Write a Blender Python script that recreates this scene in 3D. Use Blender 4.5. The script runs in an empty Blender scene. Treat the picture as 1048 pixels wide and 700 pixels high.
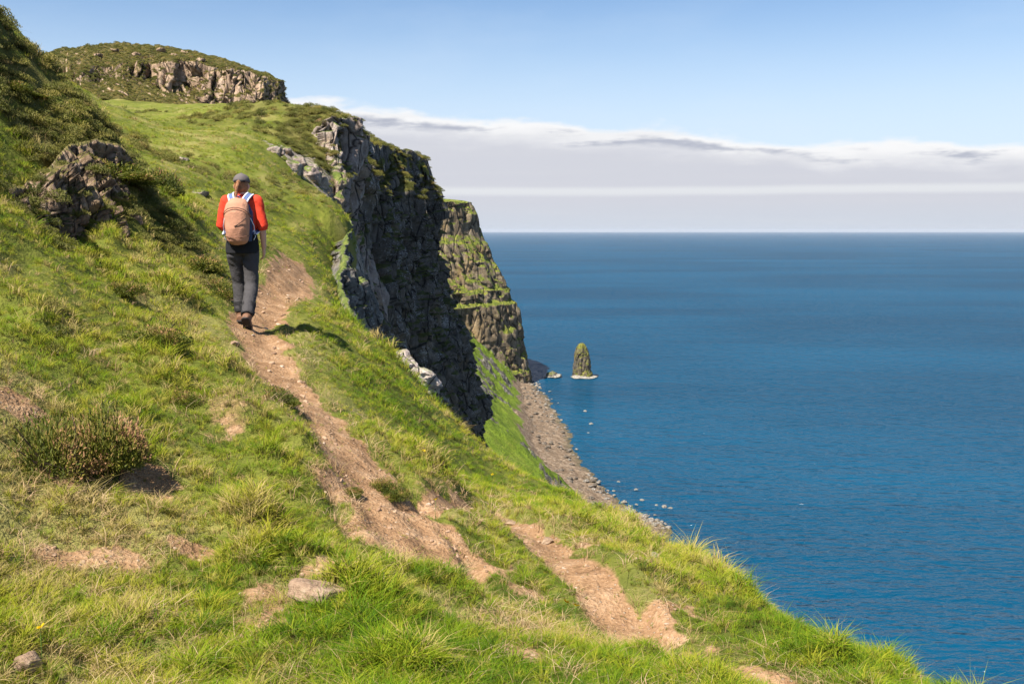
import bpy, bmesh, math, random
import numpy as np
from mathutils import Vector, Matrix

SC = bpy.context.scene
COL = SC.collection
rng = np.random.default_rng(7)
random.seed(7)
SEA = -100.0
F = 1018.9
PITCH = math.atan(114.0 / F)
CP, SP = math.cos(PITCH), math.sin(PITCH)


def P(px, py, d):
    """World point seen at photo pixel (px, py), d metres ahead of the camera."""
    u = (px - 524.0) / F
    v = (350.0 - py) / F
    y = CP + v * SP
    z = -SP + v * CP
    return (u / y * d, d, z / y * d)


# ------------------------------------------------------------------ noise
def _h(ix, iy, iz):
    a = (ix.astype(np.int64) * 374761393 + iy.astype(np.int64) * 668265263 + iz.astype(np.int64) * 2147483647) & 0xFFFFFFFF
    a = ((a ^ (a >> 13)) * 1274126177) & 0xFFFFFFFF
    a = ((a ^ (a >> 15)) * 2246822519) & 0xFFFFFFFF
    a = a ^ (a >> 16)
    return (a & 0xFFFFFF).astype(np.float64) / float(0xFFFFFF)


def vnoise(x, y, z=None):
    x = np.asarray(x, float); y = np.asarray(y, float)
    z = np.zeros_like(x) if z is None else np.asarray(z, float)
    ix, iy, iz = np.floor(x), np.floor(y), np.floor(z)
    fx, fy, fz = x - ix, y - iy, z - iz
    fx = fx * fx * fx * (fx * (fx * 6 - 15) + 10); fy = fy * fy * fy * (fy * (fy * 6 - 15) + 10); fz = fz * fz * fz * (fz * (fz * 6 - 15) + 10)
    r = 0
    for dx in (0, 1):
        wx = fx if dx else 1 - fx
        for dy in (0, 1):
            wy = fy if dy else 1 - fy
            for dz in (0, 1):
                wz = fz if dz else 1 - fz
                r = r + wx * wy * wz * _h(ix + dx, iy + dy, iz + dz)
    return r * 2 - 1


def fbm(x, y, z=None, o=4, g=0.5):
    a, s, t = 1.0, 0.0, 0.0
    x = np.asarray(x, float); y = np.asarray(y, float)
    z = np.zeros_like(x) if z is None else np.asarray(z, float)
    for i in range(o):
        s = s + a * vnoise(x + 17.3 * i, y - 9.1 * i, z + 5.7 * i)
        t += a; a *= g
        x = x * 2.03; y = y * 2.03; z = z * 2.03
    return s / t


def worley(x, y):
    """F1, F2, random of the nearest cell (2-D)."""
    x = np.asarray(x, float); y = np.asarray(y, float)
    ix, iy = np.floor(x), np.floor(y)
    f1 = np.full(x.shape, 9.0); f2 = np.full(x.shape, 9.0); cid = np.zeros(x.shape)
    for dx in (-1, 0, 1):
        for dy in (-1, 0, 1):
            cx, cy = ix + dx, iy + dy
            px = cx + _h(cx, cy, cx * 0 + 1); py = cy + _h(cx, cy, cx * 0 + 2)
            d = np.hypot(px - x, py - y)
            idr = _h(cx, cy, cx * 0 + 3)
            near = d < f1
            f2 = np.where(near, f1, np.minimum(f2, d))
            cid = np.where(near, idr, cid)
            f1 = np.where(near, d, f1)
    return f1, f2, cid


def sstep(a, b, x):
    t = np.clip((x - a) / (b - a), 0, 1)
    return t * t * (3 - 2 * t)


# ------------------------------------------------------------------ object helpers
def tag(o, label=None, cat=None, group=None, kind=None):
    if label: o["label"] = label
    if cat: o["category"] = cat
    if group: o["group"] = group
    if kind: o["kind"] = kind
    return o


def empty(name, loc=(0, 0, 0), rz=0.0, label=None, cat=None, group=None):
    o = bpy.data.objects.new(name, None)
    COL.objects.link(o)
    o.location = loc; o.rotation_euler = (0, 0, rz); o.empty_display_size = 0.1
    return tag(o, label, cat, group)


def link_mesh(name, me, mat=None, parent=None, smooth=True):
    o = bpy.data.objects.new(name, me)
    COL.objects.link(o)
    if mat is not None:
        me.materials.clear(); me.materials.append(mat)
    if parent is not None:
        o.parent = parent
    if smooth and len(me.polygons):
        me.polygons.foreach_set("use_smooth", np.ones(len(me.polygons), dtype=bool))
    return o


def np_mesh(name, verts, faces):
    me = bpy.data.meshes.new(name)
    verts = np.asarray(verts, dtype=np.float32)
    faces = np.asarray(faces, dtype=np.int32)
    n, k = len(faces), faces.shape[1]
    me.vertices.add(len(verts)); me.vertices.foreach_set("co", verts.ravel())
    me.loops.add(n * k); me.loops.foreach_set("vertex_index", faces.ravel())
    me.polygons.add(n)
    me.polygons.foreach_set("loop_start", np.arange(0, n * k, k, dtype=np.int32))
    me.polygons.foreach_set("loop_total", np.full(n, k, dtype=np.int32))
    me.update(calc_edges=True)
    return me


def grid_faces(nu, nv, flip=False):
    i, j = np.meshgrid(np.arange(nu - 1), np.arange(nv - 1), indexing="ij")
    a = i * nv + j
    q = np.stack([a, a + nv, a + nv + 1, a + 1], -1).reshape(-1, 4)
    return q[:, ::-1] if flip else q


def fattr(me, name, vals):
    at = me.attributes.new(name, 'FLOAT', 'POINT')
    at.data.foreach_set("value", np.asarray(vals, dtype=np.float32))


# ------------------------------------------------------------------ node helpers
class NT:
    def __init__(self, tree):
        self.t = tree; self.n = tree.nodes; self.l = tree.links

    def node(self, typ, **kw):
        n = self.n.new(typ)
        for k, v in kw.items():
            setattr(n, k, v)
        return n

    def put(self, sock, val):
        if isinstance(val, bpy.types.NodeSocket):
            self.l.new(val, sock)
        elif val is not None:
            if hasattr(sock.default_value, "__len__") and not isinstance(val, str):
                val = tuple(val)
                if len(sock.default_value) == 4 and len(val) == 3: val = val + (1.0,)
            sock.default_value = val

    def math(self, op, a, b=None, c=None, clamp=False):
        n = self.node('ShaderNodeMath', operation=op, use_clamp=clamp)
        self.put(n.inputs[0], a)
        if b is not None: self.put(n.inputs[1], b)
        if c is not None: self.put(n.inputs[2], c)
        return n.outputs[0]

    def mix(self, f, a, b, blend='MIX'):
        n = self.node('ShaderNodeMix', data_type='RGBA', blend_type=blend)
        self.put(n.inputs[0], f); self.put(n.inputs[6], a); self.put(n.inputs[7], b)
        return n.outputs[2]

    def noise(self, vec, scale, detail=4, rough=0.55, dist=0.0, color=False):
        n = self.node('ShaderNodeTexNoise')
        if vec is not None: self.l.new(vec, n.inputs['Vector'])
        n.inputs['Scale'].default_value = scale; n.inputs['Detail'].default_value = detail
        n.inputs['Roughness'].default_value = rough; n.inputs['Distortion'].default_value = dist
        return n.outputs['Color' if color else 'Fac']

    def voro(self, vec, scale, feature='F1', out='Distance', rnd=1.0):
        n = self.node('ShaderNodeTexVoronoi', feature=feature)
        if vec is not None: self.l.new(vec, n.inputs['Vector'])
        n.inputs['Scale'].default_value = scale
        n.inputs['Randomness'].default_value = rnd
        return n.outputs[out]

    def ramp(self, f, stops, interp='LINEAR'):
        n = self.node('ShaderNodeValToRGB')
        cr = n.color_ramp; cr.interpolation = interp
        while len(cr.elements) < len(stops): cr.elements.new(0.5)
        for e, (p, c) in zip(cr.elements, stops):
            e.position = p
            e.color = (c, c, c, 1) if isinstance(c, (int, float)) else tuple(c) + (1.0,) * (4 - len(c))
        self.put(n.inputs[0], f)
        return n.outputs[0]

    def step(self, f, a, b):
        n = self.node('ShaderNodeMapRange', interpolation_type='SMOOTHSTEP')
        self.put(n.inputs[0], f); self.put(n.inputs[1], a); self.put(n.inputs[2], b)
        return n.outputs[0]

    def mapping(self, vec, scale=(1, 1, 1), loc=(0, 0, 0), rot=(0, 0, 0)):
        n = self.node('ShaderNodeMapping')
        self.l.new(vec, n.inputs[0])
        n.inputs[1].default_value = loc; n.inputs[2].default_value = rot; n.inputs[3].default_value = scale
        return n.outputs[0]

    def attr(self, name, typ='GEOMETRY', out='Fac'):
        n = self.node('ShaderNodeAttribute', attribute_type=typ, attribute_name=name)
        return n.outputs[out]

    def bump(self, h, strength=0.5, dist=0.05, normal=None):
        n = self.node('ShaderNodeBump')
        n.inputs['Strength'].default_value = strength; n.inputs['Distance'].default_value = dist
        self.l.new(h, n.inputs['Height'])
        if normal is not None: self.l.new(normal, n.inputs['Normal'])
        return n.outputs[0]


def new_mat(name):
    m = bpy.data.materials.new(name)
    m.use_nodes = True
    m.node_tree.nodes.clear()
    k = NT(m.node_tree)
    out = k.node('ShaderNodeOutputMaterial')
    b = k.node('ShaderNodeBsdfPrincipled')
    k.l.new(b.outputs[0], out.inputs[0])
    return m, k, b, out


def fabric_mat(name, col, rough=0.8, var=0.25, scale=30, bump=0.3, bscale=60):
    m, k, b, out = new_mat(name)
    tc = k.node('ShaderNodeTexCoord').outputs['Object']
    n = k.noise(tc, scale, 4)
    dark = tuple(c * (1 - var) for c in col); light = tuple(min(1, c * (1 + var)) for c in col)
    k.put(b.inputs['Base Color'], k.mix(n, dark, light))
    b.inputs['Roughness'].default_value = rough
    b.inputs['Specular IOR Level'].default_value = 0.25
    k.put(b.inputs['Normal'], k.bump(k.noise(tc, bscale, 3), bump, 0.01))
    return m


# ------------------------------------------------------------------ camera, sun, sky
cam = bpy.data.cameras.new("camera"); cam.sensor_width = 36.0; cam.lens = 35.0
cam.clip_start = 0.05; cam.clip_end = 200000
cob = bpy.data.objects.new("camera", cam); COL.objects.link(cob)
cob.location = (0, 0, 0); cob.rotation_euler = (math.pi / 2 - PITCH, 0, 0)
SC.camera = cob

SUN_EL = math.radians(55)
SDIR = Vector((-0.65, -0.76, 0)).normalized() * math.cos(SUN_EL) + Vector((0, 0, math.sin(SUN_EL)))
sun = bpy.data.lights.new("sun", 'SUN'); sun.energy = 5.0; sun.angle = math.radians(0.5); sun.color = (1.0, 0.95, 0.87)
so = bpy.data.objects.new("sun", sun); COL.objects.link(so)
so.rotation_euler = SDIR.to_track_quat('Z', 'Y').to_euler(); so.location = (-40, -20, 60)

SC.view_settings.view_transform = 'Standard'; SC.view_settings.look = 'None'
SC.view_settings.gamma = 1.0; SC.view_settings.use_curve_mapping = False
SC.view_settings.exposure = 1.30
SC.cycles.max_bounces = 6; SC.cycles.diffuse_bounces = 3; SC.cycles.glossy_bounces = 2
SC.cycles.transmission_bounces = 3; SC.cycles.transparent_max_bounces = 8; SC.cycles.volume_bounces = 0
SC.cycles.use_denoising = True

W = bpy.data.worlds.new("World"); SC.world = W; W.use_nodes = True
W.node_tree.nodes.clear()
k = NT(W.node_tree)
wo = k.node('ShaderNodeOutputWorld')
sky = k.node('ShaderNodeTexSky', sky_type='NISHITA')
sky.sun_disc = False; sky.sun_elevation = SUN_EL
sky.sun_rotation = math.atan2(SDIR.x, SDIR.y); sky.altitude = 100
sky.air_density = 1.0; sky.dust_density = 0.3; sky.ozone_density = 4.5
bg = k.node('ShaderNodeBackground'); bg.inputs[1].default_value = 0.060
k.l.new(sky.outputs[0], bg.inputs[0])
tc = k.node('ShaderNodeTexCoord').outputs['Generated']
sx = k.node('ShaderNodeSeparateXYZ'); k.l.new(tc, sx.inputs[0])
az = k.math('ARCTAN2', sx.outputs[0], sx.outputs[1]); el = k.math('ARCSINE', sx.outputs[2])
cv = k.node('ShaderNodeCombineXYZ'); k.l.new(az, cv.inputs[0]); k.l.new(el, cv.inputs[1])
cvs = k.mapping(cv.outputs[0], (1.0, 3.2, 1))
lump = k.noise(cvs, 9, 6, 0.55)
lump2 = k.noise(k.mapping(cv.outputs[0], (1, 4, 1), (3, 1, 0)), 3.2, 3, 0.5)
azc = k.math('MINIMUM', k.math('MAXIMUM', az, -0.9), 0.9)
top = k.math('MULTIPLY_ADD', azc, -0.070, 0.111)
top = k.math('ADD', top, k.math('MULTIPLY', k.math('SUBTRACT', lump, 0.5), 0.046))
top = k.math('ADD', top, k.math('MULTIPLY', k.math('SUBTRACT', lump2, 0.5), 0.026))
below = k.math('SUBTRACT', top, el)                       # >0 inside the bank
mask = k.step(below, -0.001, 0.008)
# thickness below the rim
under = k.step(below, 0.006, 0.034)
pat = k.step(k.noise(k.mapping(cv.outputs[0], (1, 5, 1), (1.7, 0.3, 0)), 9, 5, 0.6), 0.46, 0.62)
rimcol = k.mix(under, (0.92, 0.92, 0.93), (0.63, 0.645, 0.71))
belly = k.math('MULTIPLY', pat, k.math('MULTIPLY', k.step(below, 0.007, 0.013), k.math('SUBTRACT', 1.0, k.step(below, 0.016, 0.026))))
rimcol = k.mix(k.math('MULTIPLY', belly, 0.95), rimcol, (0.45, 0.48, 0.57))
streak = k.math('ABSOLUTE', k.math('SUBTRACT', el, k.math('MULTIPLY_ADD', k.noise(k.mapping(cv.outputs[0], (1, 0, 0)), 5, 2), 0.004, 0.0365)))
streak = k.math('SUBTRACT', 1.0, k.step(streak, 0.001, 0.0065))
low = k.math('SUBTRACT', 1.0, k.step(el, 0.0, 0.036))
ccol = k.mix(k.math('MULTIPLY', low, 0.8), rimcol, (0.60, 0.655, 0.745))
band = k.noise(k.mapping(cv.outputs[0], (0.6, 14, 1)), 6, 4)
ccol = k.mix(k.math('MULTIPLY', k.step(band, 0.45, 0.7), 0.25), ccol, (0.68, 0.69, 0.73))
ccol = k.mix(k.math('MULTIPLY', streak, 0.85), ccol, (0.76, 0.78, 0.81))
bgc = k.node('ShaderNodeBackground'); k.l.new(ccol, bgc.inputs[0]); bgc.inputs[1].default_value = 0.425
# thin high veil, whitening the sky above the bank
veil = k.math('MULTIPLY', k.math('SUBTRACT', 1.0, k.step(el, 0.06, 0.235)), 0.80)
wisp = k.step(k.noise(k.mapping(cv.outputs[0], (1, 3.5, 1), (0, 0, 4)), 4, 6, 0.6), 0.45, 0.8)
veil = k.math('ADD', veil, k.math('MULTIPLY', wisp, 0.12), clamp=True)
bgv = k.node('ShaderNodeBackground'); bgv.inputs[0].default_value = (0.60, 0.70, 0.83, 1); bgv.inputs[1].default_value = 0.49
m1 = k.node('ShaderNodeMixShader'); k.l.new(veil, m1.inputs[0]); k.l.new(bg.outputs[0], m1.inputs[1]); k.l.new(bgv.outputs[0], m1.inputs[2])
m2 = k.node('ShaderNodeMixShader'); k.l.new(mask, m2.inputs[0]); k.l.new(m1.outputs[0], m2.inputs[1]); k.l.new(bgc.outputs[0], m2.inputs[2])
k.l.new(m2.outputs[0], wo.inputs[0])

# ------------------------------------------------------------------ terrain height
CTRL = [(0, 0, -1.65), (-3, 0, -0.7), (3, 0, -2.7), (0, -5, -2.3), (-4, -4, -0.9), (5, -3, -3.6),
        (6, 4, -4.6), (5.5, 9, -5.6), (4.5, 14, -6.2), (2.5, 18, -6.4), (0, 24, -5.2), (-1.5, 34, -3.4), (-4, 45, -1),
        (-10, 2, 1.0), (-12, 8, 2.6), (-20, 0, 4), (-25, 20, 8), (-16, 14, 4.6)]
PIX = [(524, 690, 3.4), (150, 690, 3.3), (0, 690, 3.05), (800, 700, 3.9), (985, 700, 5), (0, 560, 4.0), (200, 560, 4.7),
       (400, 560, 5.0), (480, 600, 4.95), (560, 640, 4.5), (560, 600, 5.6), (660, 660, 4.8), (760, 588, 7.5), (880, 650, 6.0), (640, 527, 10.5),
       (600, 507, 12.5), (540, 478, 14), (490, 455, 15.5), (440, 415, 16.5), (400, 375, 17.5), (370, 330, 18.5), (350, 290, 20), (345, 262, 22),
       (357, 215, 33), (335, 192, 42),
       (0, 420, 5.2), (200, 440, 6.2), (300, 400, 7.8), (360, 450, 6.9), (410, 520, 5.8), (255, 325, 11), (200, 330, 10), (100, 330, 8.2),
       (0, 300, 7.2), (0, 205, 9.5), (130, 255, 11.5), (190, 270, 13), (300, 278, 17), (350, 330, 14.0), (330, 360, 11), (400, 400, 11.5),
       (480, 480, 11), (500, 520, 8.0), (600, 580, 5.7), (430, 470, 8.5),
       (0, 36, 13.5), (60, 92, 14), (110, 143, 14.4), (-60, -10, 13), (60, 225, 11.2), (160, 195, 15.5), (190, 215, 17),
       (60, 140, 21), (120, 175, 20.5), (175, 210, 21),
       (200, 185, 25), (250, 215, 26), (290, 225, 27), (320, 240, 26), (120, 112, 52), (250, 150, 38), (200, 130, 45), (300, 113, 64), (346, 116, 53), (355, 118, 50),
       (290, 160, 41), (310, 190, 39.5), (322, 150, 46.5), (130, 140, 34), (230, 112, 68), (110, 101, 138), (80, 101, 125), (80, 106, 95), (90, 114, 62), (180, 110, 120), (40, 92, 120), (260, 115, 110), (0, 20, 60), (-100, -20, 60),
       (362, 143, 54.5), (380, 148, 60), (400, 153, 66), (425, 161, 72), (440, 168, 76), (430, 178, 88), (400, 178, 100), (340, 160, 100), (330, 170, 140), (300, 150, 160)]
CP3 = np.array(CTRL + [P(*q) for q in PIX], float)


def _tps_fit(xy, z, lam):
    n = len(xy)
    d2 = ((xy[:, None] - xy[None]) ** 2).sum(-1)
    K = np.where(d2 > 0, 0.5 * d2 * np.log(np.maximum(d2, 1e-12)), 0) + lam * np.eye(n)
    A = np.zeros((n + 3, n + 3)); A[:n, :n] = K; A[:n, n] = 1; A[:n, n + 1:] = xy; A[n, :n] = 1; A[n + 1:, :n] = xy.T
    return np.linalg.solve(A, np.r_[z, 0, 0, 0])


def _warp(x, y):
    """Plan coordinates squeezed with distance so near and far control points carry similar weight."""
    r = np.hypot(x, y) + 1e-9
    s = np.log1p(r / 4.0) * 4.0 / r
    return np.stack([x * s, y * s], -1)


TW = _tps_fit(_warp(CP3[:, 0], CP3[:, 1]), CP3[:, 2], 0.004)
TXY = _warp(CP3[:, 0], CP3[:, 1])


def base_h(x, y):
    x = np.atleast_1d(np.asarray(x, float)); y = np.atleast_1d(np.asarray(y, float))
    out = np.empty(x.size)
    q = _warp(x.ravel(), y.ravel()); n = len(TXY)
    for s in range(0, len(q), 40000):
        c = q[s:s + 40000]
        d2 = ((c[:, None] - TXY[None]) ** 2).sum(-1)
        out[s:s + 40000] = (np.where(d2 > 0, 0.5 * d2 * np.log(np.maximum(d2, 1e-12)), 0) @ TW[:n]) + TW[n] + c @ TW[n + 1:]
    return out.reshape(x.shape)


EDGE_Y = np.array([-20, 0, 5, 7.5, 10.5, 12.5, 14, 15.5, 16.5, 17.5, 18.5, 20, 22, 33, 42, 46, 50, 54.5, 60, 66, 72, 76, 80, 88, 100, 140, 200])
EDGE_X = np.array([4.0, 3.2, 2.3, 1.8, 1.25, .95, .22, -.52, -1.36, -2.13, -2.8, -3.4, -3.86, -5.4, -7.7, -8.4, -8.3, -8.75, -8.5, -8.05, -7.0, -6.25, -6.4, -8.6, -12.2, -25, -48])


def edge_x(y):
    return np.interp(y, EDGE_Y, EDGE_X)


PATH_A = [P(*q) for q in [(303, 268, 19.5), (300, 280, 17), (278, 300, 13.6), (258, 327, 11), (272, 352, 9.5), (302, 388, 8.2), (335, 425, 7.4), (365, 465, 6.7), (398, 512, 5.9), (425, 548, 5.35)]]
PATH_B = [P(*q) for q in [(425, 520, 6.2), (500, 518, 8.0), (545, 545, 6.8), (600, 580, 5.7), (660, 640, 4.85), (740, 700, 4.2), (900, 800, 3.4)]]


def path_dist(x, y, pts, w):
    """Distance to the polyline divided by its local half width."""
    best = np.full(np.shape(x), 99.0)
    for i in range(len(pts) - 1):
        ax, ay = pts[i][:2]; bx, by = pts[i + 1][:2]
        dx, dy = bx - ax, by - ay
        t = np.clip(((x - ax) * dx + (y - ay) * dy) / (dx * dx + dy * dy), 0, 1)
        best = np.minimum(best, np.hypot(x - ax - t * dx, y - ay - t * dy) / (w[i] + (w[i + 1] - w[i]) * t))
    return best


WA = [.35, .33, .33, .31, .27, .29, .29, .29, .29, .30]
WB = [.15, .18, .17, .18, .20, .24, .28]


def blob(x, y, q, rx, ry):
    c = P(*q)
    return np.exp(-(((x - c[0]) / rx) ** 2 + ((y - c[1]) / ry) ** 2))


def soil_mask(x, y):
    n = fbm(x * 2.6, y * 2.6, o=5, g=.65) * 1.15
    a = path_dist(x, y, PATH_A, WA); b = path_dist(x, y, PATH_B, WB)
    m = np.maximum(1 - sstep(0.45, 1.35, a + n * .8), (1 - sstep(0.4, 1.3, b + n * .65)))
    bl = 0
    for q, rx, ry in [((420, 545, 5.3), .42, .35), ((385, 490, 6.2), .35, .6), ((535, 540, 7.4), .35, .4), ((470, 690, 3.5), .12, .1), ((200, 545, 4.6), .2, .12),
                      ((20, 425, 5.2), .3, .25), ((300, 560, 4.7), .16, .1), ((60, 545, 4.2), .15, .1), ((625, 560, 6.6), .2, .2),
                      ((340, 625, 3.95), .2, .1), ((310, 295, 14.5), .5, 1.0), ((120, 560, 4.3), .14, .1)]:
        bl = bl + blob(x, y, q, rx, ry)
    m = np.maximum(m, .78 * sstep(0.40, 0.95, bl + n * 0.7))
    spk = sstep(.30, .50, fbm(x * 2.1 + 13, y * 2.1, o=4, g=.6) + .5 * (fbm(x * .5 + 3, y * .5, o=2))) * sstep(8.5, 5.5, np.hypot(x, y))
    m = np.maximum(m, spk * .75)
    return np.clip(m, 0, 1)


def dry_mask(x, y):
    return sstep(0.10, 0.5, fbm(x * 0.9 + 4, y * 0.9, o=4) + 0.25 * fbm(x * 4, y * 4 + 7, o=2))


def heath_mask(x, y):
    r = np.hypot(x, y)
    f = fbm(x * 0.16 + 31, y * 0.10 + 3, o=4) + 0.35 * fbm(x * 0.7, y * 0.5, o=3)
    m = sstep(0.22, 0.60, f) * sstep(16, 30, r) * .55
    bl = 0
    for q, rx, ry in [((60, 120, 13.0), 1.6, 1.3), ((110, 145, 14.0), 1.0, 1.0), ((10, 60, 13), 1.6, 1.5), ((316, 142, 46.5), 1.4, 2.2), ((338, 118, 50), 2.0, 2),
                      ((400, 152, 66), 3.5, 14), ((220, 285, 12.3), .25, .5)]:  # last patch: heather tone standing in for a ledge's shade
        bl = bl + blob(x, y, q, rx, ry)
    return np.clip(np.maximum(m, sstep(0.35, 0.75, bl + 0.5 * f)), 0, 1)


def lumps(x, y):
    f1, f2, cid = worley(x / .62 + .5 * fbm(x, y, o=2), y / .62 + .5 * fbm(x + 40, y, o=2))
    return np.clip(1 - f1 * 1.35, 0, 1) ** 1.3 * (.3 + .9 * cid) * sstep(-.35, .25, fbm(x * .55 + 80, y * .55, o=3))


def H(x, y, detail=True):
    x = np.atleast_1d(np.asarray(x, float)); y = np.atleast_1d(np.asarray(y, float))
    z = base_h(x, y)
    r = np.hypot(x, y)
    # terracettes and tussocks
    if detail:
        s = x * 0.94 + y * 0.25
        left = sstep(0.2, -2.2, x - np.interp(y, [0, 5, 8, 11, 17], [-1.2, -1.3, -2.2, -3.2, -4])) * sstep(22, 14, r)
        z = z + left * 0.24 * (fbm(s * 1.5, y * 0.45, o=3)) + left * 0.10 * np.abs(fbm(s * 2.6 + 9, y * 1.1, o=2))
        amp = np.clip(r / 9, 0.35, 2.0)
        z = z + 0.075 * amp * fbm(x * 1.5 / amp ** .5, y * 1.5 / amp ** .5, o=4) + 0.045 * np.clip(r / 12, .8, 1.6) * fbm(x * 5.3, y * 5.3, o=3)
        z = z + sstep(25, 60, r) * 0.5 * fbm(x * 0.22, y * 0.18, o=4)
        lum = lumps(x, y)
        a = path_dist(x, y, PATH_A, WA); b = path_dist(x, y, PATH_B, WB)
        lum = lum * sstep(.8, 1.6, np.minimum(a, b))
        z = z + lum * np.clip(.15 + .004 * r, 0, .22) * sstep(70, 20, r)
        a = path_dist(x, y, PATH_A, WA); b = path_dist(x, y, PATH_B, WB)
        z = z - 0.09 * (1 - sstep(0.4, 1.25, a)) - 0.07 * (1 - sstep(0.4, 1.35, b))
        # bank above the path on the uphill side
        z = z - 0.10 * np.exp(-((a - 1.2) / 0.25) ** 2) * sstep(-.1, .5, vnoise(x * 1.3, y * 1.3))
    e = x - edge_x(y)
    w = np.where(y > 30, 0.25, 0.5)
    k_ = np.interp(y, [0, 10, 16, 19, 26], [0.55, 0.7, 1.1, 2.5, 7.0])
    t = np.clip((e - np.interp(y, [14, 21], [.1, .38])) / w, -30, 30)
    z = z - k_ * w * np.log1p(np.exp(t))
    return z


# ------------------------------------------------------------------ ground material
def ground_material():
    m, k, b, out = new_mat("hill turf")
    tc = k.node('ShaderNodeTexCoord').outputs['Object']
    soil = k.attr("soil"); dry = k.attr("dry"); heath = k.attr("heath"); bare = k.attr("bare")
    n1 = k.noise(tc, 0.55, 5, 0.6); n2 = k.noise(tc, 5.0, 5, 0.65); n3 = k.noise(tc, 45, 3, 0.6); n4 = k.noise(tc, 0.09, 4, 0.55)
    g = k.ramp(k.math('ADD', k.math('MULTIPLY', n1, 0.5), k.math('MULTIPLY', n2, 0.5)),
               [(0.30, (0.036, 0.046, 0.010)), (0.46, (0.080, 0.092, 0.014)), (0.56, (0.125, 0.130, 0.022)), (0.72, (0.21, 0.175, 0.055))])
    g = k.mix(k.step(n4, 0.42, 0.62), g, k.mix(0.3, g, (0.15, 0.18, 0.02)))
    g = k.mix(k.math('MULTIPLY', dry, 0.55), g, (0.25, 0.21, 0.075))
    hc = k.ramp(n2, [(0.35, (0.028, 0.030, 0.009)), (0.52, (0.075, 0.065, 0.017)), (0.68, (0.13, 0.12, 0.030))])
    g = k.mix(k.math('MULTIPLY', heath, k.step(n2, 0.30, 0.62)), g, hc)
    sc_ = k.ramp(k.math('ADD', k.math('MULTIPLY', n2, 0.6), k.math('MULTIPLY', n3, 0.4)),
                 [(0.32, (0.10, 0.052, 0.024)), (0.5, (0.245, 0.142, 0.073)), (0.66, (0.36, 0.235, 0.138))])
    peb = k.voro(tc, 38, out='Color'); pd = k.voro(tc, 38)
    pm = k.math('MULTIPLY', k.step(k.node('ShaderNodeSeparateColor').outputs[0], 2, 3), 0.0)
    sep = k.node('ShaderNodeSeparateColor'); k.l.new(peb, sep.inputs[0])
    pm = k.math('MULTIPLY', k.step(sep.outputs[0], 0.80, 0.84), k.math('SUBTRACT', 1.0, k.step(pd, 0.22, 0.34)))
    sc_ = k.mix(k.math('MULTIPLY', pm, 0.7), sc_, (0.34, 0.27, 0.20))
    sm = k.step(k.math('ADD', soil, k.math('MULTIPLY', k.math('SUBTRACT', n2, 0.5), 0.8)), 0.35, 0.62)
    c = k.mix(sm, g, sc_)
    rk = k.ramp(n2, [(0.35, (0.06, 0.05, 0.04)), (0.5, (0.20, 0.165, 0.13)), (0.66, (0.38, 0.33, 0.28))])
    bm = k.step(k.math('ADD', bare, k.math('MULTIPLY', k.math('SUBTRACT', n2, 0.5), 0.8)), 0.45, 0.60)
    c = k.mix(bm, c, rk)
    k.put(b.inputs['Base Color'], c)
    b.inputs['Roughness'].default_value = 0.95; b.inputs['Specular IOR Level'].default_value = 0.1
    hgt = k.math('ADD', k.math('MULTIPLY', n3, 0.5), k.math('ADD', k.math('MULTIPLY', n2, 1.5), k.math('MULTIPLY', pm, 0.25)))
    k.put(b.inputs['Normal'], k.bump(hgt, 0.8, 0.05))
    return m


M_ground = ground_material()


def build_ground():
    nt, nr = 560, 520
    th = np.linspace(math.radians(-75), math.radians(62), nt)
    r = np.r_[0.0, np.exp(np.linspace(math.log(0.5), math.log(165), nr - 1))]
    T, R = np.meshgrid(th, r, indexing="ij")
    x, y = R * np.sin(T), R * np.cos(T) - 0.6
    z = H(x, y)
    # crags in the bluff face
    e = x - edge_x(y)
    v = np.stack([x, y, z], -1).reshape(-1, 3)
    f = grid_faces(nt, nr)
    keep = (e.ravel()[f] < np.interp(y.ravel()[f], [18, 24, 40, 46], [8.0, 2.5, 1.8, 0.45])).all(1)
    f = f[keep]
    used = np.unique(f); idx = np.full(len(v), -1); idx[used] = np.arange(len(used))
    v2 = v[used]; f2 = idx[f]
    me = np_mesh("hillside", v2, f2[:, ::-1])
    X, Y = v2[:, 0], v2[:, 1]
    fattr(me, "soil", soil_mask(X, Y)); fattr(me, "dry", dry_mask(X, Y)); fattr(me, "heath", heath_mask(X, Y))
    bare = blob(X, Y, (318, 168, 43.0), 2.2, 2.6) * 0.9 + blob(X, Y, (352, 250, 25), 0.6, 5) * .55 + sstep(.1, .5, X - edge_x(Y)) * sstep(18, 21, Y) 
    fattr(me, "bare", bare * (0.6 + 0.8 * (0.5 + 0.5 * fbm(X * 1.2, Y * .9, o=3))))
    o = link_mesh("hillside", me, M_ground)
    tag(o, "steep grassy hillside with a worn footpath running along the cliff edge", "hillside", kind="structure")
    # normals face up?
    return o


GROUND = build_ground()


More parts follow.
